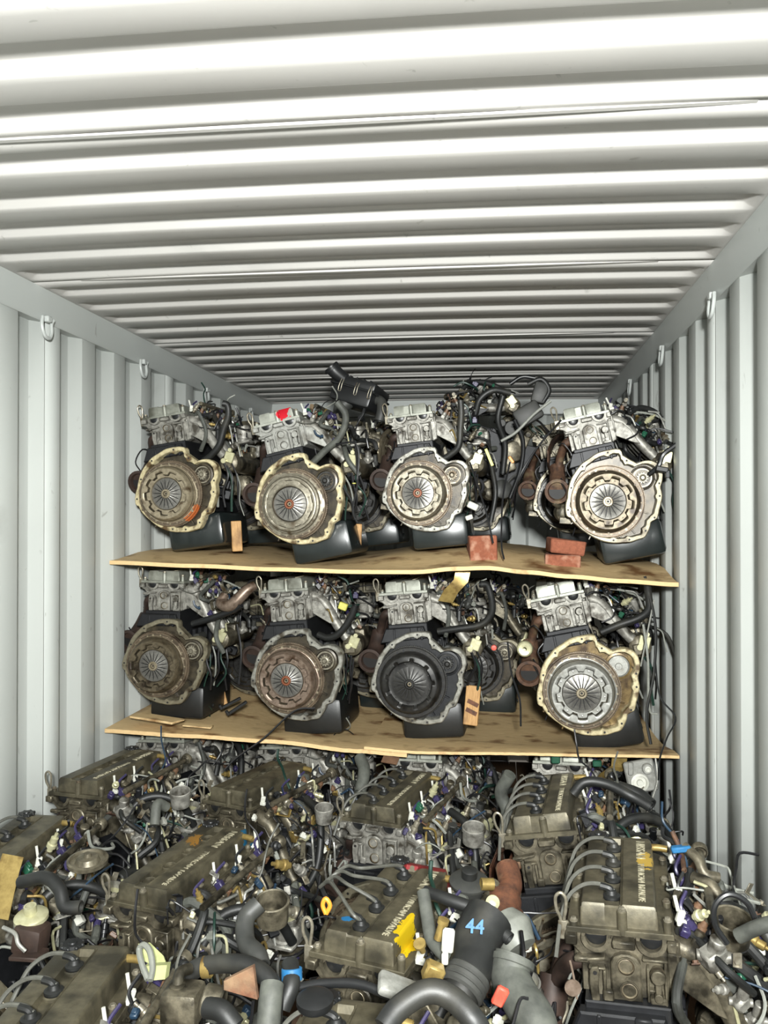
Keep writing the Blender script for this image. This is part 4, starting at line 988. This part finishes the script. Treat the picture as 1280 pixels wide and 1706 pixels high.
for q in (-.018, .0):
    one('red_stripe', MB().box((.004 + q * .2, -.0102, .01 + q * 2.0), (.05, .001, .018), 0, (0, 20, 0)), 'rust_orange', w_)
timber('wood_scrap', (-0.968, 3.420, 0.733), (.205, .10, .010), (-4, 4, -10), 'thin flat wood scrap under the oily grey clutch', 'ply')
timber('wood_scrap', (-0.782, 3.400, 0.712), (.12, .05, .006), (0, 5, 6), 'small split veneer strip at the front edge of the lower plywood', 'ply')
for k, (p, a) in enumerate((((-0.671, 3.580, 0.748), 30), ((-0.714, 3.620, 0.759), 24))):
    o = one('plastic_clip', MB().box((0, 0, 0), (.10, .012, .014), .003, (0, 0, 0)).box((-.045, 0, .006), (.014, .016, .024), .003), 'black'); o.location = p; o.rotation_euler = (0, R(-a), R(30)); tag(o, ('black plastic strip lying on the lower plywood, nearer piece', 'black plastic strip lying on the lower plywood, rear piece')[k], 'plastic strip', 'black plastic strips on the lower shelf')

# ------------------------------------------------------------------ black air box above the upper row
ab = tag(empty('air_filter_box', (-0.179, 3.860, 2.142)), 'black plastic air filter box perched on top of the upper engines', 'air box')
ab.rotation_euler = (R(-8), R(17), R(-14))
bx = MB(); bx.box((0, 0, -.01), (.205, .19, .085), .014); bx.box((0, 0, .045), (.215, .20, .045), .012); bx.box((0, 0, .022), (.228, .212, .010), .003)
for k in range(5): bx.box((-.07 + k * .035, -.005, .070), (.008, .16, .010), .002)
one('box_body', bx, 'black', ab)
one('intake_snout', MB().tube([(-.06, -.07, .05), (-.10, -.10, .065), (-.13, -.12, .085)], lambda t: .030 + .004 * t, 16, 4, open_end=True).lathe([(.034, 0), (.038, .001), (.038, .012), (.034, .013)], (-.118, -.113, .075), (-.6, -.5, .4), 18), 'black', ab)
one('outlet_elbow', MB().tube([(.09, -.02, .01), (.13, -.03, .0), (.15, -.04, -.04), (.155, -.04, -.085)], .024, 14, 4, open_end=True), 'black_dusty', ab)
for x, y in ((-.06, -.108), (.02, -.108), (.09, -.108)): one('spring_clip', MB().tube([(x, y, .045), (x, y - .006, .02), (x, y, -.01), (x + .012, y, -.01), (x + .012, y - .006, .02), (x + .012, y, .045)], .0018, 6, 2), 'steel_worn', ab)
one('mounting_foot', MB().box((.075, -.06, -.075), (.014, .014, .055), .003).cyl((.075, -.075, -.10), (.075, -.045, -.10), .012, n=12), 'black', ab)
one('lower_duct', MB().tube([(-.02, -.05, -.04), (-.04, -.06, -.08), (-.03, -.05, -.115)], .034, 14, 4).lathe([(.037, 0), (.039, .002), (.039, .014), (.037, .016)], (-.03, -.05, -.125), (0, 0, 1), 18), 'black_dusty', ab)

# engine lying on its side on the back row
TP = engine((0.739, 4.120, 1.729), 62, 6, 8, .95, 'dark engine lying tipped over on the upper back row, intake and hoses upward', seed=3, leads='none', hose='S2', front=False, head='iron', cover='iron', exhaust_mat='iron', flange='flange_oily', hose_mat='rubber', text=False, pan=None, eye=False)

def extra(name, mb, m, parent, label=None):
    """a further fitting of an engine, given in world space"""
    o = one(name, mb, m); o.parent = parent; o.matrix_parent_inverse = ROOTM[parent.name].inverted()
    if label: o['label'] = label
    return o
def strap(pts, wdt, t=.003, d=(0, 1, 0)):
    """a flat bent metal strap through pts, its width along d"""
    mb = MB(); P = [vec(p) for p in pts]; d = vec(d).normalized(); v = []
    for i, p in enumerate(P):
        tg = (P[min(i + 1, len(P) - 1)] - P[max(0, i - 1)]).normalized(); nn = tg.cross(d).normalized()
        for a, b in ((-.5, -.5), (.5, -.5), (.5, .5), (-.5, .5)): v.append(p + d * (a * wdt) + nn * (b * t))
    f = [(0, 1, 2, 3), tuple(4 * (len(P) - 1) + k for k in (3, 2, 1, 0))]
    for i in range(len(P) - 1):
        for k in range(4): f.append((4 * i + k, 4 * i + (k + 1) % 4, 4 * i + 4 + (k + 1) % 4, 4 * i + 4 + k))
    return mb.add(v, f)
for pts, rr, m in ((((0.358, 4.000, 2.074), (0.381, 3.980, 2.142), (0.443, 3.980, 2.183), (0.522, 4.000, 2.171)), .016, 'rubber'), (((0.488, 3.950, 2.150), (0.465, 3.950, 2.038), (0.498, 3.920, 1.923), (0.487, 3.900, 1.783)), .014, 'rubber'), (((0.543, 3.920, 2.033), (0.580, 3.900, 1.934), (0.569, 3.880, 1.808), (0.519, 3.860, 1.671)), .010, 'black'),
                  (((0.415, 3.920, 1.979), (0.432, 3.880, 1.837), (0.454, 3.850, 1.698), (0.432, 3.850, 1.561)), .012, 'rubber'), (((0.479, 3.900, 1.935), (0.548, 3.900, 1.976), (0.630, 3.900, 2.058), (0.706, 3.900, 2.117)), .007, 'wire_grey'), (((0.606, 4.000, 2.212), (0.668, 4.000, 2.234), (0.704, 4.000, 2.182), (0.676, 4.000, 2.126)), .012, 'rubber'), (((0.522, 4.000, 2.214), (0.578, 4.000, 2.247), (0.640, 4.000, 2.240)), .010, 'black')):
    extra('coolant_hose', MB().tube(pts, rr, 10, 6, open_end=True), m, TP)
o5 = Vector((0.544, 3.980, 1.894))
extra('accessory_pump', MB().lathe([(0, 0), (.02, 0), (.045, .006), (.052, .02), (.050, .05), (.03, .07), (0, .07)], o5, (-.2, 1, .1), 24).box(o5 + Vector((.03, .03, .05)), (.07, .05, .06), .008, (0, 25, 0)).box(o5 + Vector((-.03, .02, -.06)), (.06, .04, .07), .008, (0, -20, 0)), 'alu_grimy', TP)
o6 = Vector((0.487, 3.920, 1.714))
extra('vacuum_actuator', MB().lathe([(0, -.02), (.03, -.02), (.042, -.006), (.046, 0), (.044, .008), (.03, .016), (0, .018)], o6, (.2, -1, .2), 24).tube([o6, o6 + Vector((.05, .01, .06)), o6 + Vector((.09, .02, .07))], .005, 7, 4), 'black_dusty', TP)
extra('black_cover', MB().box(Vector((0.606, 4.000, 2.070)), (.13, .05, .09), .014, (0, -30, 0)).box(Vector((0.663, 4.020, 2.172)), (.07, .06, .10), .012, (0, 15, 0)), 'black_dusty', TP)
wd = (.97, .05, -.15)
extra('brass_bracket', strap([(0.321, 3.500, 1.363), (0.311, 3.500, 1.318), (0.273, 3.470, 1.278), (0.250, 3.440, 1.236)], .060, .003, wd), 'zinc', F3, 'brass-coloured bent bracket')
N = [o for o in bpy.data.objects if o.parent is None and 'under the lower shelf' in (o.get('label') or '')]
N4 = [o for o in N if 'green plastic' in o['label']][0]; N3 = [o for o in N if 'card-like' in o['label']][0]
extra('brass_bracket', strap([(0.948, 3.440, 0.638), (0.943, 3.440, 0.585), (0.893, 3.400, 0.562), (0.865, 3.360, 0.540)], .060, .003, wd), 'zinc', N4, 'brass-coloured bent bracket')
extra('card_bracket', strap([(0.067, 3.440, 0.642), (0.037, 3.420, 0.617), (0.025, 3.380, 0.587)], .065, .004, wd), 'brown', N3, 'tan bent bracket')
extra('brass_bracket', strap([(-0.737, 1.980, 0.737), (-0.737, 1.960, 0.708), (-0.733, 1.930, 0.663), (-0.728, 1.900, 0.619)], .055, .003, wd), 'zinc', J, 'brass-coloured bent bracket')
extra('green_clip', MB().box((0.693, 3.420, 0.618), (.035, .02, .04), .004), 'green', N4); extra('green_clip', MB().box((0.854, 3.400, 0.608), (.035, .02, .025), .004), 'green', N4)
# bright accessory plate with two rings beside it
o4 = Vector((1.016, 3.360, 0.576))
extra('accessory_plate', MB().box(o4, (.115, .02, .125), .006, (0, -12, 0)).cyl(o4 + Vector((.022, -.008, .035)), o4 + Vector((.022, -.03, .035)), .020, n=20, ch=.002).box(o4 + Vector((-.04, -.006, .03)), (.02, .02, .05), .003), 'alu_bright', N4, 'bright aluminium accessory plate')
extra('accessory_ring', MB().lathe([(.030, 0), (.034, .003), (.034, .012), (.026, .014), (.024, .006), (.013, .006), (.011, .016), (0, .016)], o4 + Vector((-.006, -.008, -.022)), (0, -1, .1), 24), 'white', N4)
extra('ring_seat', MB().lathe([(.012, 0), (.012, .006), (.008, .007), (0, .002)], o4 + Vector((.022, -.029, .035)), (0, -1, 0), 16), 'white', N4)
for pts, rr in ((((0.952, 3.360, 0.510), (1.004, 3.330, 0.487), (1.061, 3.330, 0.506)), .004), (((1.075, 3.380, 0.644), (1.076, 3.340, 0.568), (1.046, 3.300, 0.499)), .004)): extra('metal_pipe', MB().tube(pts, rr, 7, 5), 'steel_bright', N4)

# loose stubs and cables at the wall side of both shelves
extra('harness_plug', MB().tube([(1.079, 3.520, 1.759), (1.113, 3.500, 1.792), (1.132, 3.500, 1.838), (1.180, 3.480, 1.877)], .010, 8, 5).box((1.121, 3.480, 1.776), (.05, .025, .022), .004, (0, 10, 0)).box((1.143, 3.480, 1.756), (.016, .02, .03), .002), 'black', E4, 'black harness plug against the wall')
extra('harness_cable', MB().tube([(1.049, 3.450, 1.347), (1.087, 3.440, 1.157), (1.078, 3.420, 0.969), (1.046, 3.400, 0.807), (1.055, 3.360, 0.700)], .006, 7, 6), 'rubber', F4)
extra('harness_cable', MB().tube([(1.086, 3.440, 1.014), (1.097, 3.400, 0.879), (1.148, 3.360, 0.807), (1.113, 3.340, 0.735), (1.084, 3.330, 0.658), (1.077, 3.330, 0.571)], .0036, 6, 6), 'black', F4)
extra('metal_pipe', MB().tube([(1.040, 3.440, 1.156), (1.055, 3.420, 1.016), (1.059, 3.420, 0.827), (1.091, 3.420, 0.804)], .005, 7, 5), 'wire_grey', F4)
extra('metal_pipe', MB().tube([(1.084, 3.450, 1.251), (1.052, 3.430, 1.110), (1.029, 3.430, 0.990)], .0035, 7, 5), 'steel_bright', F4)
for e, pts in ((E3, [(0.348, 3.520, 1.813), (0.391, 3.480, 1.686), (0.421, 3.450, 1.587), (0.445, 3.440, 1.477)]), (E3, [(0.515, 3.550, 1.814), (0.485, 3.500, 1.662), (0.479, 3.460, 1.477), (0.489, 3.440, 1.412)]), (E4, [(0.723, 3.500, 1.982), (0.635, 3.460, 1.880), (0.557, 3.440, 1.758), (0.519, 3.500, 1.637)]),
               (F3, [(0.503, 3.420, 1.079), (0.517, 3.400, 0.962), (0.550, 3.380, 0.859), (0.554, 3.370, 0.754)]), (F1, [(-0.621, 3.420, 1.135), (-0.597, 3.400, 1.026), (-0.607, 3.400, 0.889)]), (F2, [(-0.275, 3.360, 0.807), (-0.357, 3.340, 0.797), (-0.471, 3.300, 0.695), (-0.566, 3.250, 0.629), (-0.605, 3.220, 0.589)]),
               (E2, [(-0.120, 3.420, 1.897), (-0.107, 3.400, 1.735), (-0.127, 3.400, 1.612), (-0.107, 3.400, 1.558)]), (E2, [(-0.201, 3.420, 1.885), (-0.122, 3.400, 1.888), (-0.102, 3.400, 1.833), (-0.109, 3.400, 1.735)])):
    extra('harness_cable', MB().tube(pts, .0042, 6, 6), 'wire', e)
extra('cable_tie', MB().lathe([(.008, 0), (.008, .004), (0, .004)], (-0.118, 3.380, 1.719), (0, 0, 1), 10), 'wire_yellow', E2)
extra('pale_connector', MB().box((0.361, 3.500, 1.630), (.045, .03, .028), .004, (0, 25, 0)).box((0.346, 3.500, 1.582), (.03, .03, .02), .003, (0, -20, 0)), 'white', E3)
extra('orange_tag', MB().box((0.521, 3.600, 1.828), (.012, .008, .032), .002, (0, -35, 0)), 'orange', E4)
extra('yellow_label', MB().box((0.429, 3.450, 1.828), (.012, .003, .075), .001, (0, -22, 0)), 'wire_yellow', E3)
extra('brown_duct', MB().tube([(-0.706, 3.520, 1.251), (-0.718, 3.500, 1.214), (-0.663, 3.470, 1.210), (-0.601, 3.480, 1.269), (-0.568, 3.500, 1.293)], lambda t: .018 + .008 * math.sin(t * 3.1), 10, 5), 'steel_pink', F1, 'creased brown rubber duct')
extra('red_cap', MB().lathe([(.010, 0), (.012, .003), (.010, .010), (0, .012)], (0.448, 3.420, 1.056), (0, -1, 0), 14), 'red', F3)
extra('yellow_connector', MB().box((-0.167, 3.400, 1.218), (.036, .02, .03), .003, (0, 20, 0)), 'wire_yellow', F2)

# ------------------------------------------------------------------ fittings in the foreground
# power steering reservoir
pr_ = (0.396, 2.020, 0.713)
extra('reservoir', MB().lathe([(.0, -.05), (.030, -.05), (.036, -.02), (.038, -.012), (.047, -.008), (.048, -.002), (.040, .002), (.018, .008), (0, .008)], pr_, (.05, -.2, 1), 30), 'black_dusty', C, 'round black reservoir')
extra('reservoir_cap', MB().lathe([(.019, 0), (.019, .018), (.015, .021), (0, .021)], vec(pr_) + Vector((0, -.002, .008)), (.05, -.2, 1), 20), 'rubber', C)
# snorkel with blue 44
sn = tag(empty('air_snorkel', (0.419, 1.600, 0.741)), 'black rubber air snorkel marked with a blue 44, lying between two foreground engines', 'air duct')
sn0 = sn.location.copy()
def rel(p): return vec(p) - sn0
sb = one('snorkel_body', MB().tube([rel((0.446, 1.700, 0.777)), rel((0.423, 1.660, 0.751)), rel((0.418, 1.620, 0.731)), rel((0.406, 1.580, 0.717)), rel((0.390, 1.550, 0.694))], lambda t: .050 - .014 * t, 20, 5, open_end=True), 'rubber', sn)
one('snorkel_cuff', MB().lathe([(.040, 0), (.043, .003), (.043, .010), (.040, .013), (.043, .016), (.043, .023), (.040, .026), (.043, .029), (.043, .036), (.038, .040)], rel((0.412, 1.580, 0.727)), vec((0.394, 1.550, 0.706)) - vec((0.412, 1.580, 0.727)), 24), 'black_dusty', sn)
def text_mesh(text, size, ext=.001):
    cu = bpy.data.curves.new('t', 'FONT'); cu.body = text; cu.size = size; cu.extrude = ext; cu.align_x = 'CENTER'; cu.align_y = 'CENTER'; cu.offset = size * .012
    o = bpy.data.objects.new('t', cu); COL.objects.link(o); dg = bpy.context.evaluated_depsgraph_get(); me = bpy.data.meshes.new_from_object(o.evaluated_get(dg)); me.materials.clear()
    bpy.data.objects.remove(o); bpy.data.curves.remove(cu); me.materials.append(None); return me
def text_on(name, text, size, loc, nrm, up_, m, parent, label=None):
    me = text_mesh(text, size); z = vec(nrm).normalized(); y = vec(up_); y = (y - z * y.dot(z)).normalized(); x = y.cross(z)
    mt = Matrix((x, y, z)).transposed().to_4x4(); mt.translation = vec(loc); me.transform(mt)
    o = bpy.data.objects.new(name, me); COL.objects.link(o); o.material_slots[0].link = 'OBJECT'; o.material_slots[0].material = M[m]
    bpy.context.view_layer.update(); o.parent = parent; o.matrix_parent_inverse = parent.matrix_world.inverted()
    if label: o['label'] = label
    return o
text_on('chalk_number', '44', .036, vec((0.421, 1.600, 0.804)), (0, -.8, .62), (.05, .6, .8), 'blue', sn, 'blue chalk number 44')
# big grey hose in front
gh = one('radiator_hose', MB().tube([(0.495, 1.620, 0.744), (0.487, 1.600, 0.717), (0.506, 1.560, 0.696), (0.530, 1.520, 0.683), (0.541, 1.480, 0.645)], .037, 20, 6, open_end=True).lathe([(.037, 0), (.041, .001), (.041, .012), (.037, .014)], (0.494, 1.620, 0.740), vec((0.487, 1.600, 0.717)) - vec((0.495, 1.620, 0.744)), 24), 'rubber_grey')
tag(gh, 'thick dusty grey radiator hose standing open-ended in the foreground', 'hose')
# elbow of the exhaust behind it
extra('exhaust_elbow', MB().tube([(0.476, 2.050, 0.655), (0.472, 2.000, 0.635), (0.489, 1.960, 0.627), (0.521, 1.950, 0.637)], .045, 18, 5).tube([(0.487, 2.150, 0.694), (0.494, 2.100, 0.670), (0.476, 2.050, 0.655)], .030, 14, 4), 'rust_orange', I)
extra('exhaust_cone', MB().lathe([(.030, -.03), (.048, 0), (.050, .006), (.036, .05), (.0, .05)], (0.491, 1.930, 0.649), (.4, -.5, -.5), 22), 'grey_plastic', I)
extra('brass_plug', MB().lathe([(.014, 0), (.014, .03), (.008, .03), (0, .024)], (0.453, 2.000, 0.714), (-1, -.3, .1), 16), 'zinc', I); extra('brass_plug', MB().lathe([(.016, 0), (.016, .008), (.008, .012), (0, .010)], (0.452, 1.950, 0.695), (0, -1, .3), 18), 'zinc_pale', I)
# orange-red tag and gauge things
extra('red_connector', MB().box((0.468, 1.500, 0.733), (.022, .012, .034), .003, (0, 25, 0)), 'red', C); extra('white_connector', MB().box((0.373, 1.550, 0.801), (.022, .014, .042), .003, (0, 5, 0)), 'white', C); extra('white_connector', MB().box((0.368, 1.540, 0.773), (.012, .012, .02), .002), 'white', C)
extra('brass_sensor', MB().lathe([(.008, 0), (.008, .03), (.011, .031), (.011, .04), (0, .04)], (0.352, 1.580, 0.787), (.3, 0, 1), 12), 'zinc', C); extra('brass_solenoid', MB().box((0.348, 1.520, 0.757), (.036, .03, .032), .004, (0, 25, 10)), 'zinc', C); extra('brass_sensor', MB().lathe([(.006, 0), (.006, .02), (.012, .02), (.012, .026), (0, .026)], (0.322, 1.600, 0.753), (-.2, -.5, .8), 12), 'zinc', C)
extra('grey_gasket_cover', MB().box((0.296, 1.460, 0.757), (.085, .05, .020), .008, (10, 22, 10)), 'alu_bright', C)
# hoses
def big_hose(pts, rad, m, parent, label=None, name='coolant_hose'): return extra(name, MB().tube(pts, rad, 14, 6, open_end=True), m, parent, label)
big_hose([(0.305, 1.180, 0.858), (0.323, 1.200, 0.875), (0.361, 1.220, 0.890), (0.395, 1.220, 0.885), (0.430, 1.200, 0.865), (0.447, 1.200, 0.832)], .017, 'rubber', Lq)
big_hose([(0.312, 1.720, 0.813), (0.324, 1.680, 0.778), (0.336, 1.640, 0.756), (0.365, 1.600, 0.747)], .013, 'rubber_grey', C)
big_hose([(0.313, 1.750, 0.799), (0.367, 1.720, 0.798), (0.428, 1.700, 0.786), (0.487, 1.660, 0.755)], .013, 'rubber', C)
big_hose([(-0.103, 1.500, 0.702), (-0.098, 1.500, 0.739), (-0.067, 1.500, 0.756), (0.002, 1.480, 0.773), (0.050, 1.460, 0.769), (0.074, 1.440, 0.752), (0.079, 1.420, 0.712)], .0165, 'rubber', D)
big_hose([(0.083, 1.400, 0.785), (0.085, 1.380, 0.768), (0.086, 1.360, 0.728)], .020, 'rubber_grey', D)
big_hose([(-0.032, 1.720, 0.771), (-0.055, 1.700, 0.748), (-0.042, 1.660, 0.720), (-0.008, 1.620, 0.718), (0.006, 1.600, 0.706)], .019, 'black_dusty', D)
big_hose([(-0.645, 1.860, 0.726), (-0.574, 1.840, 0.749), (-0.529, 1.820, 0.735), (-0.504, 1.800, 0.705), (-0.466, 1.800, 0.704)], .015, 'rubber', J)
big_hose([(0.501, 2.600, 0.794), (0.473, 2.620, 0.731), (0.492, 2.620, 0.677), (0.486, 2.600, 0.628)], .020, 'rubber_grey', B)
big_hose([(-0.039, 3.050, 0.702), (-0.015, 3.000, 0.667), (-0.022, 2.950, 0.607)], .022, 'rubber_grey', H)
big_hose([(0.678, 2.450, 0.790), (0.711, 2.450, 0.824), (0.770, 2.450, 0.821), (0.837, 2.450, 0.791), (0.890, 2.420, 0.769)], .014, 'rubber', I)
big_hose([(0.810, 2.500, 0.796), (0.867, 2.480, 0.782), (0.895, 2.450, 0.764)], .020, 'rubber', I)
big_hose([(-0.505, 2.300, 0.706), (-0.510, 2.330, 0.755), (-0.494, 2.360, 0.737)], .014, 'rubber_grey', Gn)
extra('hose_clamp', MB().lathe([(.0175, 0), (.019, .001), (.019, .016), (.0175, .017)], (-0.075, 1.500, 0.752), (1, 0, .1), 18), 'zinc', D)
# lime plastic guard, orange dipstick ring
lg = tag(empty('plastic_guard', (-0.225, 1.620, 0.693)), 'pale green translucent-looking plastic belt guard in front of the dull cover', 'plastic cover')
l0 = lg.location.copy()
mb = MB()
P0 = [vec(p) - l0 for p in ((-0.270, 1.660, 0.704), (-0.245, 1.660, 0.708), (-0.212, 1.650, 0.688), (-0.203, 1.640, 0.681), (-0.227, 1.620, 0.686), (-0.242, 1.620, 0.692))]
mb.add(P0 + [p + Vector((0, .004, -.003)) for p in P0], [(0, 1, 2, 3, 4, 5), (11, 10, 9, 8, 7, 6)] + [(k, 6 + k, 6 + (k + 1) % 6, (k + 1) % 6) for k in range(6)])
P1 = [vec(p) - l0 for p in ((-0.231, 1.600, 0.692), (-0.184, 1.600, 0.697), (-0.180, 1.580, 0.680), (-0.215, 1.580, 0.675))]
mb.add(P1 + [p + Vector((0, .02, -.004)) for p in P1], [(0, 1, 2, 3), (7, 6, 5, 4)] + [(k, 4 + k, 4 + (k + 1) % 4, (k + 1) % 4) for k in range(4)])
one('guard_panel', mb, 'lime', lg)
one('guard_loop', MB().tube([vec(p) - l0 for p in ((-0.206, 1.560, 0.689), (-0.227, 1.580, 0.708), (-0.241, 1.600, 0.724), (-0.231, 1.600, 0.734), (-0.215, 1.590, 0.727), (-0.201, 1.570, 0.707), (-0.197, 1.550, 0.693))], .006, 8, 5), 'grey_plastic', lg)
extra('dipstick_ring', MB().tube([(0.097, 1.780, 0.729), (0.090, 1.780, 0.747), (0.097, 1.780, 0.761), (0.106, 1.780, 0.747), (0.098, 1.780, 0.729)], .0048, 8, 5), 'orange', C, 'orange dipstick ring')
# throttle mouths and diaphragms that face up
def mouth(p, r, m, parent, d=(.05, -.25, 1)):
    extra('throttle_mouth', MB().lathe([(r * .9, -.05), (r * .92, -.012), (r, -.01), (r, .0), (r * .93, .002), (r * .86, 0), (r * .82, -.04), (0, -.042)], p, d, 28), m, parent)
mouth((-0.021, 1.780, 0.751), .038, 'alu_grimy', D); mouth((0.392, 2.550, 0.646), .036, 'alu', B); mouth((0.945, 1.800, 0.754), .042, 'alu_grimy', A); mouth((-0.116, 2.780, 0.608), .032, 'alu', H); mouth((-0.567, 2.650, 0.688), .034, 'alu', Gn)
extra('diaphragm_housing', MB().lathe([(.0, -.02), (.026, -.02), (.040, -.010), (.048, -.006), (.049, .004), (.043, .006), (.041, -.002), (.030, -.002), (.024, .010), (.010, .012), (.008, .020), (0, .020)], (-0.542, 1.980, 0.733), (.05, -.15, 1), 30), 'alu_grimy', J)
extra('air_valve', MB().lathe([(.010, .03), (.014, .03), (.014, .012), (.034, .008), (.038, .004), (.038, -.004), (.032, -.008), (.018, -.02), (.0, -.02)], (-0.613, 1.850, 0.651), (0, -.2, 1), 26), 'zinc_pale', J, 'brass-coloured round vacuum valve')
extra('valve_foot', MB().box((-0.601, 1.830, 0.615), (.07, .06, .065), .012, (0, 8, 0)).box((-0.589, 1.800, 0.592), (.07, .05, .01), .002), 'iron_brown', J)
extra('metal_pipe', MB().tube([(-0.639, 1.780, 0.660), (-0.605, 1.770, 0.653), (-0.591, 1.760, 0.636), (-0.574, 1.760, 0.620)], .0045, 8, 5), 'steel_bright', J)
# thermostat housing beside the nearest covers
extra('thermostat_housing', MB().box((-0.066, 1.380, 0.754), (.065, .06, .06), .010).cyl((-0.030, 1.380, 0.764), (0.004, 1.380, 0.759), .026, n=18, ch=.003).cyl((-0.076, 1.380, 0.776), (-0.076, 1.380, 0.786), .014, n=12).tube([(-0.076, 1.380, 0.776), (-0.080, 1.400, 0.794), (-0.070, 1.420, 0.792)], .010, 10, 4), 'alu_grimy', K)
big_hose([(-0.017, 1.360, 0.763), (0.012, 1.350, 0.764), (0.038, 1.340, 0.745)], .017, 'rubber', K)
extra('mesh_filter', MB().prism([(0, 0), (.055, -.012), (.048, .04), (.0, .014)], 0, .01, .001), 'rust_orange', K).location = vec((0.031, 1.300, 0.827))
extra('blue_tape', MB().lathe([(.017, 0), (.019, .001), (.019, .02), (.017, .021)], (0.092, 1.500, 0.761), (.1, -.3, -1), 16), 'blue', C); big_hose([(0.084, 1.520, 0.758), (0.096, 1.480, 0.742), (0.084, 1.460, 0.710)], .016, 'rubber', C)
extra('oil_cap_dark', MB().lathe([(.03, 0), (.032, .004), (.032, .014), (.024, .018), (0, .02)], (0.153, 1.420, 0.742), (0, -.1, 1), 20), 'black', Lq).name = 'oil_separator_cap'
extra('corrugated_sleeve', MB().tube([(0.095, 1.550, 0.698), (0.147, 1.550, 0.709), (0.211, 1.540, 0.716), (0.275, 1.520, 0.709)], .009, 10, 6), 'black', C)
# black cable ring at the wall side
extra('cable_loop', MB().tube([(0.917, 1.740, 0.731), (0.894, 1.740, 0.768), (0.895, 1.740, 0.806), (0.921, 1.740, 0.829), (0.956, 1.740, 0.813), (0.975, 1.740, 0.772)], .006, 8, 6), 'black', A)
big_hose([(0.922, 1.680, 0.775), (0.951, 1.660, 0.803), (0.986, 1.640, 0.826)], .014, 'rubber_grey', A)
for pts, r_, m in ((((0.900, 2.050, 0.803), (0.924, 2.020, 0.788), (0.936, 2.000, 0.762), (0.967, 2.000, 0.754)), .012, 'alu_grimy'), (((0.905, 1.980, 0.760), (0.937, 1.950, 0.757), (0.952, 1.930, 0.733)), .014, 'alu_grimy'), (((0.883, 2.100, 0.820), (0.900, 2.080, 0.778), (0.890, 2.000, 0.767)), .006, 'rust')): extra('metal_pipe', MB().tube(pts, r_, 10, 5, open_end=True), m, A)
extra('blue_plug', MB().box((0.891, 2.040, 0.801), (.045, .02, .014), .003, (0, -8, 0)), 'blue', A)
# stamped marks on the dull engine's head
mD = D.matrix_world
bpy.context.view_layer.update(); mD = D.matrix_world.copy()
for tx, x in (('083', -.062), ('1R', .045)):
    me = text_mesh(tx, .017); me.transform(Matrix.Translation((x, .078, G - .044)) @ Matrix.Rotation(R(90), 4, 'X'))
    o = bpy.data.objects.new('stamped_mark', me); COL.objects.link(o); o.parent = D; o.material_slots[0].link = 'OBJECT'; o.material_slots[0].material = M['letter']; o['label'] = 'stamped mark ' + tx
# pull-tab disc hanging at the gold chalked engine
extra('round_tag', MB().lathe([(.016, 0), (.016, .003), (0, .003)], (0.608, 1.660, 0.669), (0, -1, 0), 22).tube([(0.604, 1.680, 0.711), (0.610, 1.670, 0.687), (0.616, 1.660, 0.647)], .0022, 6, 4), 'steel_pink', A)
# timber under the floor engines
for o in (A, B, C, D, Gn, H, I, J, K, Lq, *N):
    h = o.location.z - ZF
    if h > .012:
        c = o.matrix_world @ Vector((.07, .25, 0))
        b = one('timber_bearer', MB().box((0, 0, 0), (.34, .09, max(.012, c.z - ZF)), .003), 'wood'); b.location = (c.x, c.y, ZF + (c.z - ZF) / 2)
        tag(b, 'timber bearer lying on the container floor beneath the floor engines', 'wood block', 'timber bearers under the floor engines')
